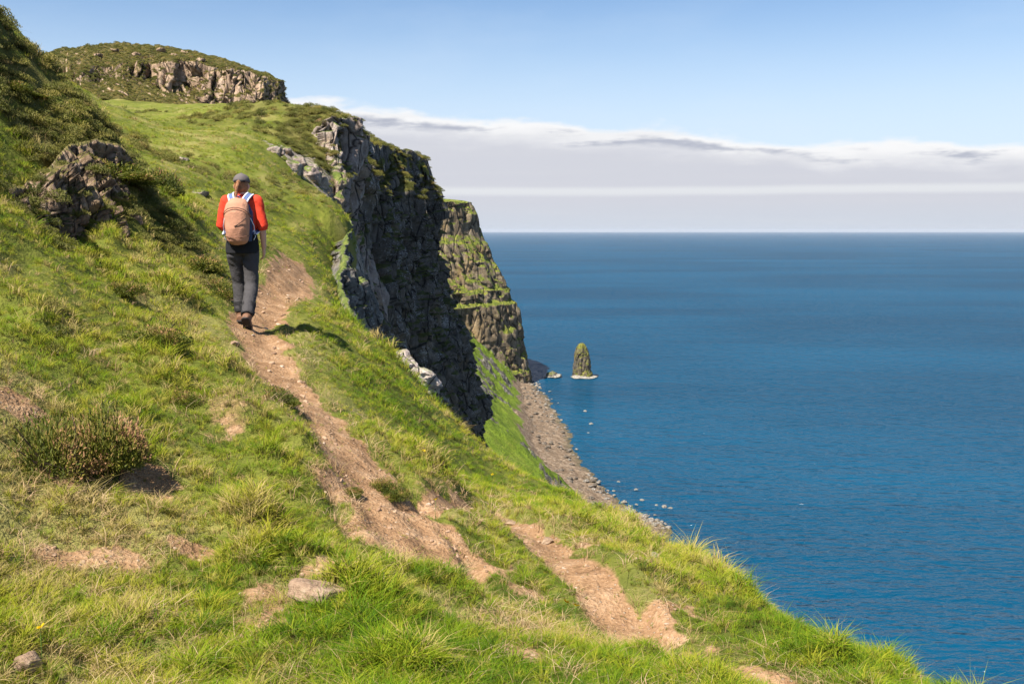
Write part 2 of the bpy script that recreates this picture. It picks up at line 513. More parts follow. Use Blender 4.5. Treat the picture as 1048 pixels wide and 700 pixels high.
# ------------------------------------------------------------------ rock
def rock_mat(name, dark, mid, light, lichen=(0.55, 0.53, 0.48), lich=0.25, grass=0.6, scale=1.0, green=(0.10, 0.14, 0.02), thr=0.45, streak=True, ochre=0.2, cracks=1.0):
    m, k, b, out = new_mat(name)
    tc = k.node('ShaderNodeTexCoord').outputs['Object']
    geo = k.node('ShaderNodeNewGeometry')
    v = k.mapping(tc, (scale, scale, scale * (0.35 if streak else 1)))
    n1 = k.noise(v, 0.6, 6, 0.65); n2 = k.noise(v, 3.0, 5, 0.7); n3 = k.noise(k.mapping(tc, (scale,) * 3), 11, 4, 0.7)
    f = k.math('ADD', k.math('MULTIPLY', n1, 0.45), k.math('MULTIPLY', n2, 0.55))
    c = k.ramp(f, [(0.33, dark), (0.5, mid), (0.68, light)])
    c = k.mix(k.math('MULTIPLY', k.step(k.noise(tc, 0.45 * scale, 4), 0.5, 0.65), ochre), c, (0.30, 0.19, 0.07))
    lm = k.math('MULTIPLY', k.step(k.math('ADD', k.math('MULTIPLY', n3, 0.6), k.math('MULTIPLY', k.noise(tc, 0.7 * scale, 4), 0.4)), 0.54, 0.62), lich)
    c = k.mix(lm, c, lichen)
    crack = k.voro(k.mapping(tc, (scale * 0.9, scale * 0.9, scale * 0.28)), 1.0, 'DISTANCE_TO_EDGE')
    c = k.mix(k.math('MULTIPLY', k.math('SUBTRACT', 1.0, k.step(crack, 0.0, 0.045)), cracks), c, tuple(q * 0.5 for q in dark))
    sz = k.node('ShaderNodeSeparateXYZ'); k.l.new(geo.outputs['Normal'], sz.inputs[0])
    gm = k.math('ADD', sz.outputs[2], k.math('MULTIPLY', k.math('SUBTRACT', k.noise(tc, 0.9 * scale, 5, 0.65), 0.5), 1.3))
    gm = k.math('MULTIPLY', k.step(gm, thr, thr + 0.22), min(1.0, grass))
    gc = k.ramp(n2, [(0.34, tuple(q * 0.45 for q in green)), (0.5, green), (0.66, (green[0] * 1.9, green[1] * 1.45, green[2] * 1.6))])
    c = k.mix(gm, c, gc)
    k.put(b.inputs['Base Color'], c)
    b.inputs['Roughness'].default_value = 0.9; b.inputs['Specular IOR Level'].default_value = 0.2
    hgt = k.math('ADD', k.math('MULTIPLY', f, 1.2), k.math('ADD', k.math('MULTIPLY', n3, 0.35), k.math('MULTIPLY', k.step(crack, 0, 0.08), 0.35 * cracks)))
    k.put(b.inputs['Normal'], k.bump(hgt, 0.9, 0.35 / scale))
    return m


M_dark = rock_mat("shade-toned basalt", (0.034, 0.029, 0.024), (0.105, 0.088, 0.070), (0.23, 0.195, 0.155), lich=0.6, lichen=(0.45, 0.44, 0.42), grass=0.85, green=(0.075, 0.09, 0.016), thr=0.60)  # cliff rock with its shade put into the colour
M_prow = rock_mat("sun-toned basalt", (0.10, 0.075, 0.06), (0.29, 0.225, 0.185), (0.50, 0.42, 0.36), lich=0.35, grass=0.9, ochre=0.4, thr=0.6)  # same cliff rock, sunlight put into a paler colour
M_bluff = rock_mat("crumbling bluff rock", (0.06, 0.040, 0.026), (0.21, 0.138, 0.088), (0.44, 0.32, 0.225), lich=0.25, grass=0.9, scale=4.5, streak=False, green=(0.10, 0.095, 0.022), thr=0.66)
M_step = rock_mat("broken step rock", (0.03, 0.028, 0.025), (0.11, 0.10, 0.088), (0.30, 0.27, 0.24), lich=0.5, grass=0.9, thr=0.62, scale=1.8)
M_top = rock_mat("hilltop rock", (0.09, 0.06, 0.04), (0.33, 0.225, 0.15), (0.56, 0.41, 0.29), lich=0.25, grass=1.0, scale=0.55, green=(0.075, 0.066, 0.014), thr=0.42, ochre=0.45)
M_far = rock_mat("far cliff rock", (0.055, 0.042, 0.028), (0.155, 0.116, 0.072), (0.31, 0.24, 0.155), lich=0.2, grass=1.0, scale=0.13, green=(0.125, 0.15, 0.020), thr=0.33, ochre=0.45)


def resample(pts, n):
    p = np.array(pts, float)
    d = np.r_[0, np.cumsum(np.linalg.norm(np.diff(p, axis=0), axis=1))]
    t = np.linspace(0, d[-1], n)
    # smooth (monotone-ish) by interpolating then light averaging
    q = np.stack([np.interp(t, d, p[:, i]) for i in range(3)], -1)
    for _ in range(max(1, n // 60)):
        q[1:-1] = 0.25 * q[:-2] + 0.5 * q[1:-1] + 0.25 * q[2:]
    return q


def wall(name, curves, knots, nu, nv, mat, hint, cell=(1.1, 3.5), amp=0.6, fb=0.5, seed=0.0, cap=None, ledge=0.0, prof=None):
    """A rock face swept between level curves (top to bottom), with columns, joints and ledges pushed out of it."""
    C = np.stack([resample(c, nu) for c in curves])            # (k, nu, 3)
    t = np.linspace(0, 1, nv)
    G = np.empty((nu, nv, 3))
    for i in range(3):
        for u in range(nu):
            G[u, :, i] = np.interp(t, knots, C[:, u, i])
    du = np.gradient(G, axis=0); dv = np.gradient(G, axis=1)
    N = np.cross(du, dv); N /= np.linalg.norm(N, axis=-1, keepdims=True) + 1e-9
    if (N.reshape(-1, 3) @ np.array(hint)).mean() < 0: N = -N
    for _ in range(3):
        N[1:-1] = (N[:-2] + N[1:-1] * 2 + N[2:]) / 4
    N /= np.linalg.norm(N, axis=-1, keepdims=True) + 1e-9
    au = np.cumsum(np.linalg.norm(du, axis=-1), axis=0)
    z = G[..., 2]
    wx = fbm(au * .25 + seed, z * .25, o=3)
    f1, f2, cid = worley(au / cell[0] + wx * 0.8 + seed, z / cell[1] + wx + cid_off(seed))
    g1, g2, cid2 = worley(au / (cell[0] * .42) + wx + seed * 3, z / (cell[1] * .4) + wx)
    d = amp * (cid - 0.5) - amp * 0.7 * (1 - sstep(0.0, 0.16, f2 - f1)) + amp * 0.42 * (cid2 - .5) - amp * .22 * (1 - sstep(0.0, 0.12, g2 - g1))
    d = d + fb * fbm(G[..., 0] * .22 + seed, G[..., 1] * .22, z * .22, o=5) * 1.6
    if ledge:
        lz = z / (ledge * 4) + 0.6 * fbm(au * .06, z * 0 + seed, o=2)
        fr = lz - np.floor(lz)
        d = d + ledge * (0.6 - fr)
    fade = np.ones(nv); fade[0] = 0.25; fade[1] = 0.6
    if prof is not None: fade = np.interp(t, *prof)
    G = G + N * (d * fade)[..., None]
    G[..., 2] += 0.25 * amp * fbm(au * 1.2, z * 1.2 + seed, o=3)
    if cap is not None:                                          # turn the rim back over the top so it has depth
        back = np.array(cap)[None, None] * np.linspace(1, 0.15, 4)[None, :, None]
        rim = G[:, :1] + back
        rim[..., 2] += 0.12 * np.linspace(-3, 0.4, 4)
        G = np.concatenate([rim, G], 1)
    nu_, nv_ = G.shape[:2]
    me = np_mesh(name, G.reshape(-1, 3), grid_faces(nu_, nv_))
    bm = bmesh.new(); bm.from_mesh(me); bm.normal_update()
    s = sum((f.normal.dot(Vector(hint)) for f in bm.faces))
    if s < 0: bmesh.ops.reverse_faces(bm, faces=bm.faces)
    bm.to_mesh(me); bm.free()
    return link_mesh(name, me, mat)


def cid_off(s):
    return s * 1.7


def PL(*q):
    return [P(*a) for a in q]


# prow at the lip of the hill, its rock coloured paler as if sunlit
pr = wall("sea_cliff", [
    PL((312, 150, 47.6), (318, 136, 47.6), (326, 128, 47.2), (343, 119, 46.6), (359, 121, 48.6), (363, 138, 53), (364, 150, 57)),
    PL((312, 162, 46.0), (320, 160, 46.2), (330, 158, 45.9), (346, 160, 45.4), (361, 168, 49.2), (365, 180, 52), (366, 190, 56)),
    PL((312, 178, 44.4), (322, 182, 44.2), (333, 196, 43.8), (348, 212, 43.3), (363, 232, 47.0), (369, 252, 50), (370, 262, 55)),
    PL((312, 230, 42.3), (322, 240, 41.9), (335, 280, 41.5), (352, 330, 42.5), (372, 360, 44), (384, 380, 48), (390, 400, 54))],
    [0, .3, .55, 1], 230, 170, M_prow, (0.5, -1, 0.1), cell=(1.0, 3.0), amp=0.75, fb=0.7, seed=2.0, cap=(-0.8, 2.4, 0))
tag(pr, "pale sunlit prow of cliff rock under the grassy lip", "cliff", kind="structure")

# buttress, its rock coloured dark as if in shade
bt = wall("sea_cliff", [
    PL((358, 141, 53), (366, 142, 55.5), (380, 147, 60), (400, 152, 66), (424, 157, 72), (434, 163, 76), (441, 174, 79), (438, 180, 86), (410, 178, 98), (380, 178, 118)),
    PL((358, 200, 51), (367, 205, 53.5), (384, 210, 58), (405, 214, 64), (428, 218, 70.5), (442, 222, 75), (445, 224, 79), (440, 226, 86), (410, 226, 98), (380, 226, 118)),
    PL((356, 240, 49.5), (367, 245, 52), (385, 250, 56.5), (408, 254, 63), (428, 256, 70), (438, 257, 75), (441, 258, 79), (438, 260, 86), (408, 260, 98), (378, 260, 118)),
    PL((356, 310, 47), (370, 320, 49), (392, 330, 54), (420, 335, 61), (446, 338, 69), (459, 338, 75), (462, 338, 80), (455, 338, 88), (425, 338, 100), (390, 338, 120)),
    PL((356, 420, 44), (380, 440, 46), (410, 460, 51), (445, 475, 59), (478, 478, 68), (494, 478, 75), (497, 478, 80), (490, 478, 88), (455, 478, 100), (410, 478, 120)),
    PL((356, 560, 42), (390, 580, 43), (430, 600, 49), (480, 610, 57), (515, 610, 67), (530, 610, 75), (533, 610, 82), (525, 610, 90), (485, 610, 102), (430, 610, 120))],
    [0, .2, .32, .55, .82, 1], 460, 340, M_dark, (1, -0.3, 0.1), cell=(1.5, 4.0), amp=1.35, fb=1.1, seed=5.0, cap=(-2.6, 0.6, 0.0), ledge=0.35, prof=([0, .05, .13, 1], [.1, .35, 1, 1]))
tag(bt, "dark shaded basalt buttress dropping sheer to the sea", "cliff", kind="structure")

# near lip: short shaded rock step under the grass edge, running down to the pale outcrop
LIP = [(432, 410, 16.9), (405, 378, 17.6), (374, 333, 18.7), (353, 292, 20.3), (347, 264, 22.3), (353, 240, 27), (359, 216, 33.5), (346, 202, 38), (336, 193, 42.5)]
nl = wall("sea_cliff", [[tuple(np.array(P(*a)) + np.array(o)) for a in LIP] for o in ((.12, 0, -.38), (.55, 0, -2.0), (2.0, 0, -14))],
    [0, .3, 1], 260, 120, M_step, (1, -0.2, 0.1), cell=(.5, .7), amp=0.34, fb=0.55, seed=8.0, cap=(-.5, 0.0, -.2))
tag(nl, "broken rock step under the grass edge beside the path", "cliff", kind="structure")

# bluff above the path on the left
bf = wall("rock_bluff", [
    PL((-20, 205, 9.6), (25, 196, 10.5), (50, 174, 11.4), (72, 154, 12.15), (100, 146, 12.8), (127, 152, 13.4), (143, 174, 14.2), (141, 196, 16)),
    PL((-20, 212, 9.4), (25, 208, 10.1), (52, 206, 10.8), (75, 204, 11.4), (104, 206, 12.0), (132, 208, 12.7), (145, 216, 13.8), (143, 218, 16)),
    PL((-20, 222, 9.3), (25, 226, 9.9), (52, 240, 10.5), (75, 256, 11.0), (106, 268, 11.5), (134, 262, 12.2), (149, 252, 13.6), (149, 242, 16))],
    [0, .5, 1], 300, 150, M_bluff, (0.6, -1, 0.25), cell=(.15, .34), amp=0.36, fb=0.42, seed=11.0, cap=(-0.22, 0.35, 0.05), prof=([0, .12, 1], [0.1, .9, 1]))
tag(bf, "crumbling brown rock bluff with overhanging heather above the hillside path", "bluff", kind="structure")

# hilltop crag with a heather cap
CAPROCK = []


def hilltop():
    # u along the crag; profile rows: foot, mid, rim, cap, skyline, behind
    kx = [20, 60, 110, 150, 185, 215, 250, 275, 287, 291]
    kf = [88, 83, 82, 84, 98, 110, 113, 113, 113, 113]
    kr = [80, 74, 70, 66, 65, 72, 76, 81, 87, 92]
    ksk = [62, 50.5, 45, 45.5, 51, 57, 68, 77, 86, 92]
    kd = [140, 142, 146, 150, 151, 150, 151, 153, 156, 162]
    us = np.linspace(20, 291, 70)
    jit = lambda a, s, f: a * fbm(us * f, us * 0 + s, o=3)
    rim = np.interp(us, kx, kr) + jit(3.0, 3, .05); foot = np.maximum(np.interp(us, kx, kf) + jit(4.0, 9, .05), rim + 5)
    sky_ = np.interp(us, kx, ksk) + jit(1.3, 5, .04); dep = np.interp(us, kx, kd); low = np.interp(us, [20, 110, 150, 185, 215, 291], [106, 104, 106, 112, 118, 118])
    def C_(rows, off): return [P(u, q, d + o_) for u, q, d, o_ in zip(us, rows, dep, np.zeros(70) + off)]
    rag = jit(2.5, 12, .08)
    A = [C_(sky_ + 5, 40), C_(sky_, 16), C_((2 * sky_ + rim) / 3 + .5, 8), C_(rim, 1.0 + rag), C_((rim + foot) / 2, rag - .4), C_(foot, rag - 1.2), C_(np.maximum(low, foot + 4), -12)]
    o = wall("hilltop_crag", A, [0, .14, .28, .42, .62, .80, 1], 460, 240, M_top, (0.2, -1, 0.5), cell=(2.4, 5.5), amp=1.3, fb=0.9, seed=15.0, prof=([0, .36, .44, .78, .84, 1], [.12, .2, 1, 1, .3, .2]))
    for n_, (u, q, dd) in enumerate([(118, 52, 9), (140, 57, 6), (165, 53, 10), (178, 58, 6), (100, 58, 7), (205, 63, 6), (82, 57, 8), (190, 55, 11)]):
        CAPROCK.append((P(u, q, float(np.interp(u, kx, kd)) + dd), .55 + .12 * (n_ % 3)))
    return tag(o, "flat topped hilltop crag of warm rock with a brown heather cap", "crag", kind="structure")


CRAG = hilltop()


# ------------------------------------------------------------------ coast below: talus, beach, far cliffs
def coast():
    S = {
        -120: [(100, -108), (58, -100), (42, -96), (22, -70), (12, -40), (9, -20), (5, -9), (-20, -9)],
        14: [(100, -108), (58, -100), (42, -96), (22, -70), (11, -40), (7, -22), (3.0, -10), (-20, -9)],
        40: [(100, -108), (58, -100), (42, -96), (22, -71), (8, -46), (0, -26), (-4.5, -10), (-25, -9)],
        78: [(100, -108), (58, -100), (42, -96), (24, -74), (11, -52), (1, -26), (-7, -10), (-30, -8)],
        120: [(100, -108), (57, -100), (41, -96), (22, -77), (4, -60), (-8, -38), (-18, -6), (-50, 0)],
        200: [(93, -108), (52, -100), (36, -96), (16, -77), (-8, -58), (-36, -40), (-50, 4), (-95, 6)],
        300: [(94, -108), (51, -100), (34, -96), (10, -74), (-15, -53), (-58, -24), (-72, 5), (-112, 9)],
        329: [(92, -108), (53, -100), (30, -96), (4, -75), (-21, -54), (-64, -25), (-78, 6), (-118, 9)],
        350: [(84, -108), (43, -100), (24, -96), (0, -76), (-25, -55), (-68, -25), (-82, 6), (-122, 10)],
        410: [(74, -108), (31.5, -100), (13, -96.3), (-10, -78), (-34, -57), (-74, -28), (-86, 8), (-126, 12)],
        520: [(68, -108), (26, -100), (8, -97), (-10, -80), (-34, -57), (-70, -28), (-82, 12), (-122, 16)],
        600: [(62, -108), (20, -100), (5, -97.5), (-9, -82), (-30, -60), (-60, -32), (-78, 15), (-118, 20)],
        665: [(56, -108), (14, -100), (8, -98.5), (-8, -86), (-28, -68), (-55, -45), (-80, 10), (-118, 16)],
        760: [(20, -108), (-40, -100), (-50, -98), (-62, -80), (-80, -60), (-95, -40), (-110, 5), (-140, 10)],
        1000: [(-120, -108), (-170, -100), (-180, -97), (-195, -80), (-210, -60), (-230, -30), (-245, 5), (-290, 8)],
    }
    ks = sorted(S)
    ys = np.unique(np.r_[np.linspace(-120, 110, 60), np.linspace(110, 760, 430), np.linspace(760, 1000, 30)])
    nsub = [14, 34, 44, 40, 40, 40, 8]
    A = np.array([S[q] for q in ks], float)                       # (m, 8, 2)
    prof = np.empty((len(ys), 8, 2))
    for i in range(8):
        for j in range(2):
            prof[:, i, j] = np.interp(ys, ks, A[:, i, j])
    ker = np.array([1, 3, 5, 7, 5, 3, 1.]); ker /= ker.sum()
    for i in range(8):
        for j in range(2):
            prof[:, i, j] = np.convolve(np.pad(prof[:, i, j], 3, mode='edge'), ker, mode='valid')
    rows = []; tag_t = []
    for i, n in enumerate(nsub):
        for q in range(n):
            t = q / n
            rows.append(prof[:, i] * (1 - t) + prof[:, i + 1] * t); tag_t.append(i + t)
    rows.append(prof[:, 7]); tag_t.append(7.0)
    R = np.stack(rows, 1)                                          # (ny, ns, 2)
    tt = np.array(tag_t)[None, :] + np.zeros((len(ys), 1))
    x = R[..., 0].copy(); z = R[..., 1].copy(); y = np.repeat(ys[:, None], R.shape[1], 1)
    talus = sstep(2.1, 2.7, tt) * (1 - sstep(5.0, 5.3, tt)); cl = sstep(4.9, 5.2, tt) * (1 - sstep(6.0, 6.3, tt)); beach = sstep(.6, 1.0, tt) * (1 - sstep(2.0, 2.5, tt))
    gul = fbm(y * 0.035, x * 0.012 + 3, o=4)
    z = z + talus * (4.0 * gul + 1.8 * fbm(x * .12, y * .12, o=4) + .7 * fbm(x * .5, y * .5, o=3)) * sstep(90, 140, y) + beach * (0.5 * fbm(x * .3, y * .3, o=3) + .25 * fbm(x * .9, y * .9, o=2))
    x = x + beach * 3.0 * fbm(y * .05, y * 0 + 2, o=4)
    f1, f2, cid = worley(y / 7, z / 20)
    x = x + cl * (6 * (cid - .5) + 4 * fbm(y * .05, z * .05, o=4)) * sstep(90, 140, y)
    # rock ribs sticking out of the talus
    rib = sstep(0.16, 0.34, fbm(x * .07 + 9, y * .08, o=5, g=.65)) * talus * sstep(150, 200, y)
    f1, f2, cid = worley(y / 4, x / 4)
    z = z + rib * (0.3 + 3.0 * cid + 2.0 * fbm(x * .4, y * .4, o=4))
    V = np.stack([x, y, z], -1)
    me = np_mesh("coast_slope", V.reshape(-1, 3), grid_faces(*x.shape, flip=True))
    fattr(me, "beach", (1 - sstep(2.0, 2.6, tt + 0.35 * fbm(y * .08, x * .08, o=4))).ravel())
    fattr(me, "rib", (np.maximum(rib, cl)).ravel())
    m, k, b, out = new_mat("talus and shingle")
    tc = k.node('ShaderNodeTexCoord').outputs['Object']; geo = k.node('ShaderNodeNewGeometry')
    sp = k.node('ShaderNodeSeparateXYZ'); k.l.new(geo.outputs['Position'], sp.inputs[0])
    n1 = k.noise(tc, 0.05, 5, 0.6); n2 = k.noise(tc, 0.35, 5, 0.65); n3 = k.noise(tc, 2.2, 4, 0.7)
    g = k.ramp(k.math('ADD', k.math('MULTIPLY', n1, .5), k.math('MULTIPLY', n2, .5)), [(.36, (.085, .125, .012)), (.5, (.145, .205, .018)), (.64, (.21, .24, .032))])
    g = k.mix(k.math('MULTIPLY', k.step(n3, .40, .65), .55), g, (.045, .065, .012))
    rb = k.ramp(k.math('ADD', k.math('MULTIPLY', n3, .5), k.math('MULTIPLY', n2, .5)), [(.38, (.035, .032, .025)), (.5, (.10, .09, .07)), (.63, (.27, .25, .21))])
    g = k.mix(k.step(k.math('ADD', k.attr("rib"), k.math('MULTIPLY', k.math('SUBTRACT', n3, .5), .9)), .40, .60), g, rb)
    peb = k.voro(tc, 1.1, out='Color'); sep = k.node('ShaderNodeSeparateColor'); k.l.new(peb, sep.inputs[0])
    bc = k.ramp(k.math('ADD', k.math('MULTIPLY', sep.outputs[0], .38), k.math('ADD', k.math('MULTIPLY', n2, .45), k.math('MULTIPLY', n1, .32))), [(.30, (.075, .050, .030)), (.55, (.175, .122, .080)), (.78, (.28, .21, .145)), (.95, (.46, .40, .33))])
    wet = k.math('SUBTRACT', 1.0, k.step(k.math('ADD', sp.outputs[2], k.math('MULTIPLY', n2, 1.4)), SEA + 0.5, SEA + 1.7))
    bc = k.mix(k.math('MULTIPLY', wet, .75), bc, (.055, .06, .03))
    c = k.mix(k.step(k.math('ADD', k.attr("beach"), k.math('MULTIPLY', k.math('SUBTRACT', n2, .5), .8)), .4, .62), g, bc)
    k.put(b.inputs['Base Color'], c); b.inputs['Roughness'].default_value = .95; b.inputs['Specular IOR Level'].default_value = .1
    k.put(b.inputs['Normal'], k.bump(k.math('ADD', k.math('MULTIPLY', n3, .5), n2), .8, 2.0))
    o = link_mesh("coast_slope", me, m)
    tag(o, "green scree slope running down to a brown shingle beach", "slope", kind="structure")
    # shoreline for placing boulders
    return ys, prof


CY, CPROF = coast()


def shore_x(y):
    return np.interp(y, CY, CPROF[:, 1, 0])


def headland():
    zs = np.array([19, 18, 10, -4, -10, -24, -37, -39, -46, -48, -71, -75, -90, -92, -104.])
    pxs = np.array([473, 481, 488, 493, 497, 508, 518, 522, 523, 528, 533, 535, 541, 544, 547.])
    xn = (pxs - 524) / F * 660
    nv, nu = 300, 320
    zz = np.interp(np.linspace(0, 1, nv), np.linspace(0, 1, len(zs)), zs); xx = np.interp(np.linspace(0, 1, nv), np.linspace(0, 1, len(zs)), xn)
    plan = np.array([(-70, 780), (-22, 730), (-4, 690), (0, 662), (-10, 646), (-30, 632), (-60, 612), (-100, 590), (-150, 560)], float)
    d = np.r_[0, np.cumsum(np.linalg.norm(np.diff(plan, axis=0), axis=1))]; t = np.linspace(0, d[-1], nu)
    pl = np.stack([np.interp(t, d, plan[:, i]) for i in (0, 1)], -1)
    for _ in range(12): pl[1:-1] = .25 * pl[:-2] + .5 * pl[1:-1] + .25 * pl[2:]
    G = np.empty((nu, nv, 3)); G[..., 0] = pl[:, None, 0] + xx[None]; G[..., 1] = pl[:, None, 1] - (xx[None] + 30) * 0.25; G[..., 2] = zz[None]
    tan = np.gradient(pl, axis=0); nrm = np.stack([-tan[:, 1], tan[:, 0]], -1); nrm /= np.linalg.norm(nrm, axis=1, keepdims=True)
    if nrm[:, 1].mean() > 0: nrm = -nrm
    wob = 2.0 * fbm(t[:, None] * .02 + zz[None] * 0, zz[None] * .02 + 4 + t[:, None] * 0, o=3)
    zc = zz[None] + wob
    f1, f2, cid = worley(t[:, None] / 5 + wob * .2, zc / 16)
    g1, g2, cid2 = worley(t[:, None] / 2.2 + wob * .3, zc / 6)
    rocky = np.zeros(nv)
    for a, b_ in ((17, 4), (-8, -20), (-22, -37), (-40, -46), (-49, -71), (-76, -90), (-93, -104)):
        rocky = np.maximum(rocky, sstep(b_ - 1, b_ + 1, zz) * (1 - sstep(a - 1, a + 1, zz)))
    dd = (3.4 * (cid - .5) - 1.6 * (1 - sstep(0, .15, f2 - f1)) + 1.5 * (cid2 - .5)) * (0.35 + .65 * rocky[None]) + 3.0 * fbm(t[:, None] * .05, zc * .05, o=4)
    G[..., 0] += nrm[:, None, 0] * dd; G[..., 1] += nrm[:, None, 1] * dd
    G[..., 2] += wob * .6 * np.clip((np.linspace(0, 1, nv)[None]) * 6, 0, 1) + 0.8 * fbm(t[:, None] * .2, zc * .2, o=3)
    cap = G[:, :1].copy(); caps = []
    for q in (1.0, .7, .4, .15):
        c = cap.copy(); c[..., 0] -= nrm[:, None, 0] * 60 * q; c[..., 1] -= nrm[:, None, 1] * 60 * q; c[..., 2] += 4.0 * math.sin(q * 1.5); caps.append(c)
    G = np.concatenate(caps + [G], 1)
    me = np_mesh("far_headland", G.reshape(-1, 3), grid_faces(*G.shape[:2]))
    bm = bmesh.new(); bm.from_mesh(me); bm.normal_update()
    if sum(f.normal.y + f.normal.z for f in bm.faces if True) > 0 and sum(f.normal.y for f in bm.faces) > 0: bmesh.ops.reverse_faces(bm, faces=bm.faces)
    bm.to_mesh(me); bm.free()
    tag(link_mesh("far_headland", me, M_far), "far terraced headland of brown rock bands and green ledges", "headland", kind="structure")


headland()

# ------------------------------------------------------------------ sea
def sea():
    m, k, b, out = new_mat("sea water")
    geo = k.node('ShaderNodeNewGeometry')
    pos = geo.outputs['Position']
    cd = k.node('ShaderNodeCameraData')
    w1 = k.noise(k.mapping(pos, (0.20, 0.42, 0.1), rot=(0, 0, 0.22)), 1.0, 3, 0.55)
    w2 = k.noise(k.mapping(pos, (0.08, 0.17, 0.3), rot=(0, 0, -0.25)), 1.0, 2, 0.5)
    w3 = k.noise(k.mapping(pos, (0.014, 0.045, 0.01), rot=(0, 0, 0.15)), 1.0, 3, 0.5)
    big = k.noise(k.mapping(pos, (0.0012, 0.0035, 0.001)), 1.0, 5, 0.6)
    hgt = k.math('ADD', k.math('MULTIPLY', w1, 2.2), k.math('ADD', k.math('MULTIPLY', w2, 3.4), k.math('MULTIPLY', w3, 5.0)))
    c = k.mix(k.step(big, .35, .65), (0.0008, 0.034, 0.072), (0.001, 0.050, 0.102))
    nrm = k.bump(hgt, 1.0, 1.0)
    k.n.remove(b)
    df = k.node('ShaderNodeBsdfDiffuse'); k.put(df.inputs['Color'], c); k.l.new(nrm, df.inputs['Normal'])
    gl = k.node('ShaderNodeBsdfGlossy'); gl.inputs['Roughness'].default_value = .15; k.l.new(nrm, gl.inputs['Normal'])
    fr = k.node('ShaderNodeFresnel'); fr.inputs['IOR'].default_value = 1.33; k.l.new(nrm, fr.inputs['Normal'])
    # facets of a rough sea that face away hide behind those that face the eye, so the mean reflectance stays low
    ff = k.math('MINIMUM', k.math('MULTIPLY', fr.outputs[0], 0.55), 0.32)
    mx = k.node('ShaderNodeMixShader'); k.l.new(ff, mx.inputs[0]); k.l.new(df.outputs[0], mx.inputs[1]); k.l.new(gl.outputs[0], mx.inputs[2]); k.l.new(mx.outputs[0], out.inputs[0])
    # the sheet is cut finer near the land
    xs = np.unique(np.r_[-90000, -20000, np.linspace(-3000, 3000, 40), 8000, 20000, 90000]); ys = np.unique(np.r_[-3000, np.linspace(-300, 3000, 40), 6000, 15000, 35000, 60000])
    X, Y = np.meshgrid(xs, ys, indexing="ij")
    me = np_mesh("sea", np.stack([X, Y, X * 0 + SEA], -1).reshape(-1, 3), grid_faces(*X.shape))
    o = link_mesh("sea", me, m, smooth=False)
    tag(o, "wide blue sea with small ripples reaching the horizon", "sea", kind="structure")


sea()

# ------------------------------------------------------------------ sea air
def haze():
    m = bpy.data.materials.new("sea air"); m.use_nodes = True; m.node_tree.nodes.clear()
    k = NT(m.node_tree); out = k.node('ShaderNodeOutputMaterial'); v = k.node('ShaderNodeVolumePrincipled')
    v.inputs['Color'].default_value = (.72, .78, .87, 1); v.inputs['Density'].default_value = HAZE; v.inputs['Anisotropy'].default_value = 0.1
    k.l.new(v.outputs[0], out.inputs['Volume'])
    bm = bmesh.new(); bmesh.ops.create_cube(bm, size=1)
    lo, hi = Vector((-91000, -3500, SEA - 10)), Vector((91000, 61000, 50))
    for q in bm.verts: q.co = Vector([lo[i] if q.co[i] < 0 else hi[i] for i in range(3)])
    me = bpy.data.meshes.new("haze"); bm.to_mesh(me); bm.free()
    tag(link_mesh("haze", me, m, smooth=False), "thin bluish sea haze softening the horizon", "haze", kind="stuff")


HAZE = 1.5e-5
haze()
# ------------------------------------------------------------------ vegetation
def add_inst_points(name, pts, rot, scl, idx, tint, protos, mat, label, cat):
    me = bpy.data.meshes.new(name)
    me.vertices.add(len(pts)); me.vertices.foreach_set("co", np.asarray(pts, np.float32).ravel())
    a = me.attributes.new("rot", 'FLOAT_VECTOR', 'POINT'); a.data.foreach_set("vector", np.asarray(rot, np.float32).ravel())
    fattr(me, "scl", scl); fattr(me, "tint", tint)
    a = me.attributes.new("idx", 'INT', 'POINT'); a.data.foreach_set("value", np.asarray(idx, np.int32))
    me.update()
    o = bpy.data.objects.new(name, me); COL.objects.link(o)
    g = bpy.data.node_groups.new(name + " scatter", 'GeometryNodeTree')
    g.interface.new_socket("Geometry", in_out='INPUT', socket_type='NodeSocketGeometry')
    g.interface.new_socket("Geometry", in_out='OUTPUT', socket_type='NodeSocketGeometry')
    n = g.nodes; gi = n.new('NodeGroupInput'); go = n.new('NodeGroupOutput')
    iop = n.new('GeometryNodeInstanceOnPoints')
    g.links.new(gi.outputs[0], iop.inputs['Points'])
    pc = bpy.data.collections.new(name + " shapes")
    for i, p in enumerate(protos):
        p.materials.clear(); p.materials.append(mat)
        po = bpy.data.objects.new("%s_%d" % (name, i), p); pc.objects.link(po)
    ci = n.new('GeometryNodeCollectionInfo'); ci.inputs['Collection'].default_value = pc
    ci.inputs['Separate Children'].default_value = True; ci.inputs['Reset Children'].default_value = True
    g.links.new(ci.outputs[0], iop.inputs['Instance'])
    iop.inputs['Pick Instance'].default_value = True

    def named(nm, typ):
        q = n.new('GeometryNodeInputNamedAttribute'); q.data_type = typ; q.inputs['Name'].default_value = nm
        return q.outputs[0]
    g.links.new(named("idx", 'INT'), iop.inputs['Instance Index'])
    e2r = n.new('FunctionNodeEulerToRotation'); g.links.new(named("rot", 'FLOAT_VECTOR'), e2r.inputs[0])
    g.links.new(e2r.outputs[0], iop.inputs['Rotation'])
    g.links.new(named("scl", 'FLOAT'), iop.inputs['Scale'])
    g.links.new(iop.outputs[0], go.inputs[0])
    md = o.modifiers.new("scatter", 'NODES'); md.node_group = g
    return tag(o, label, cat, kind="stuff")


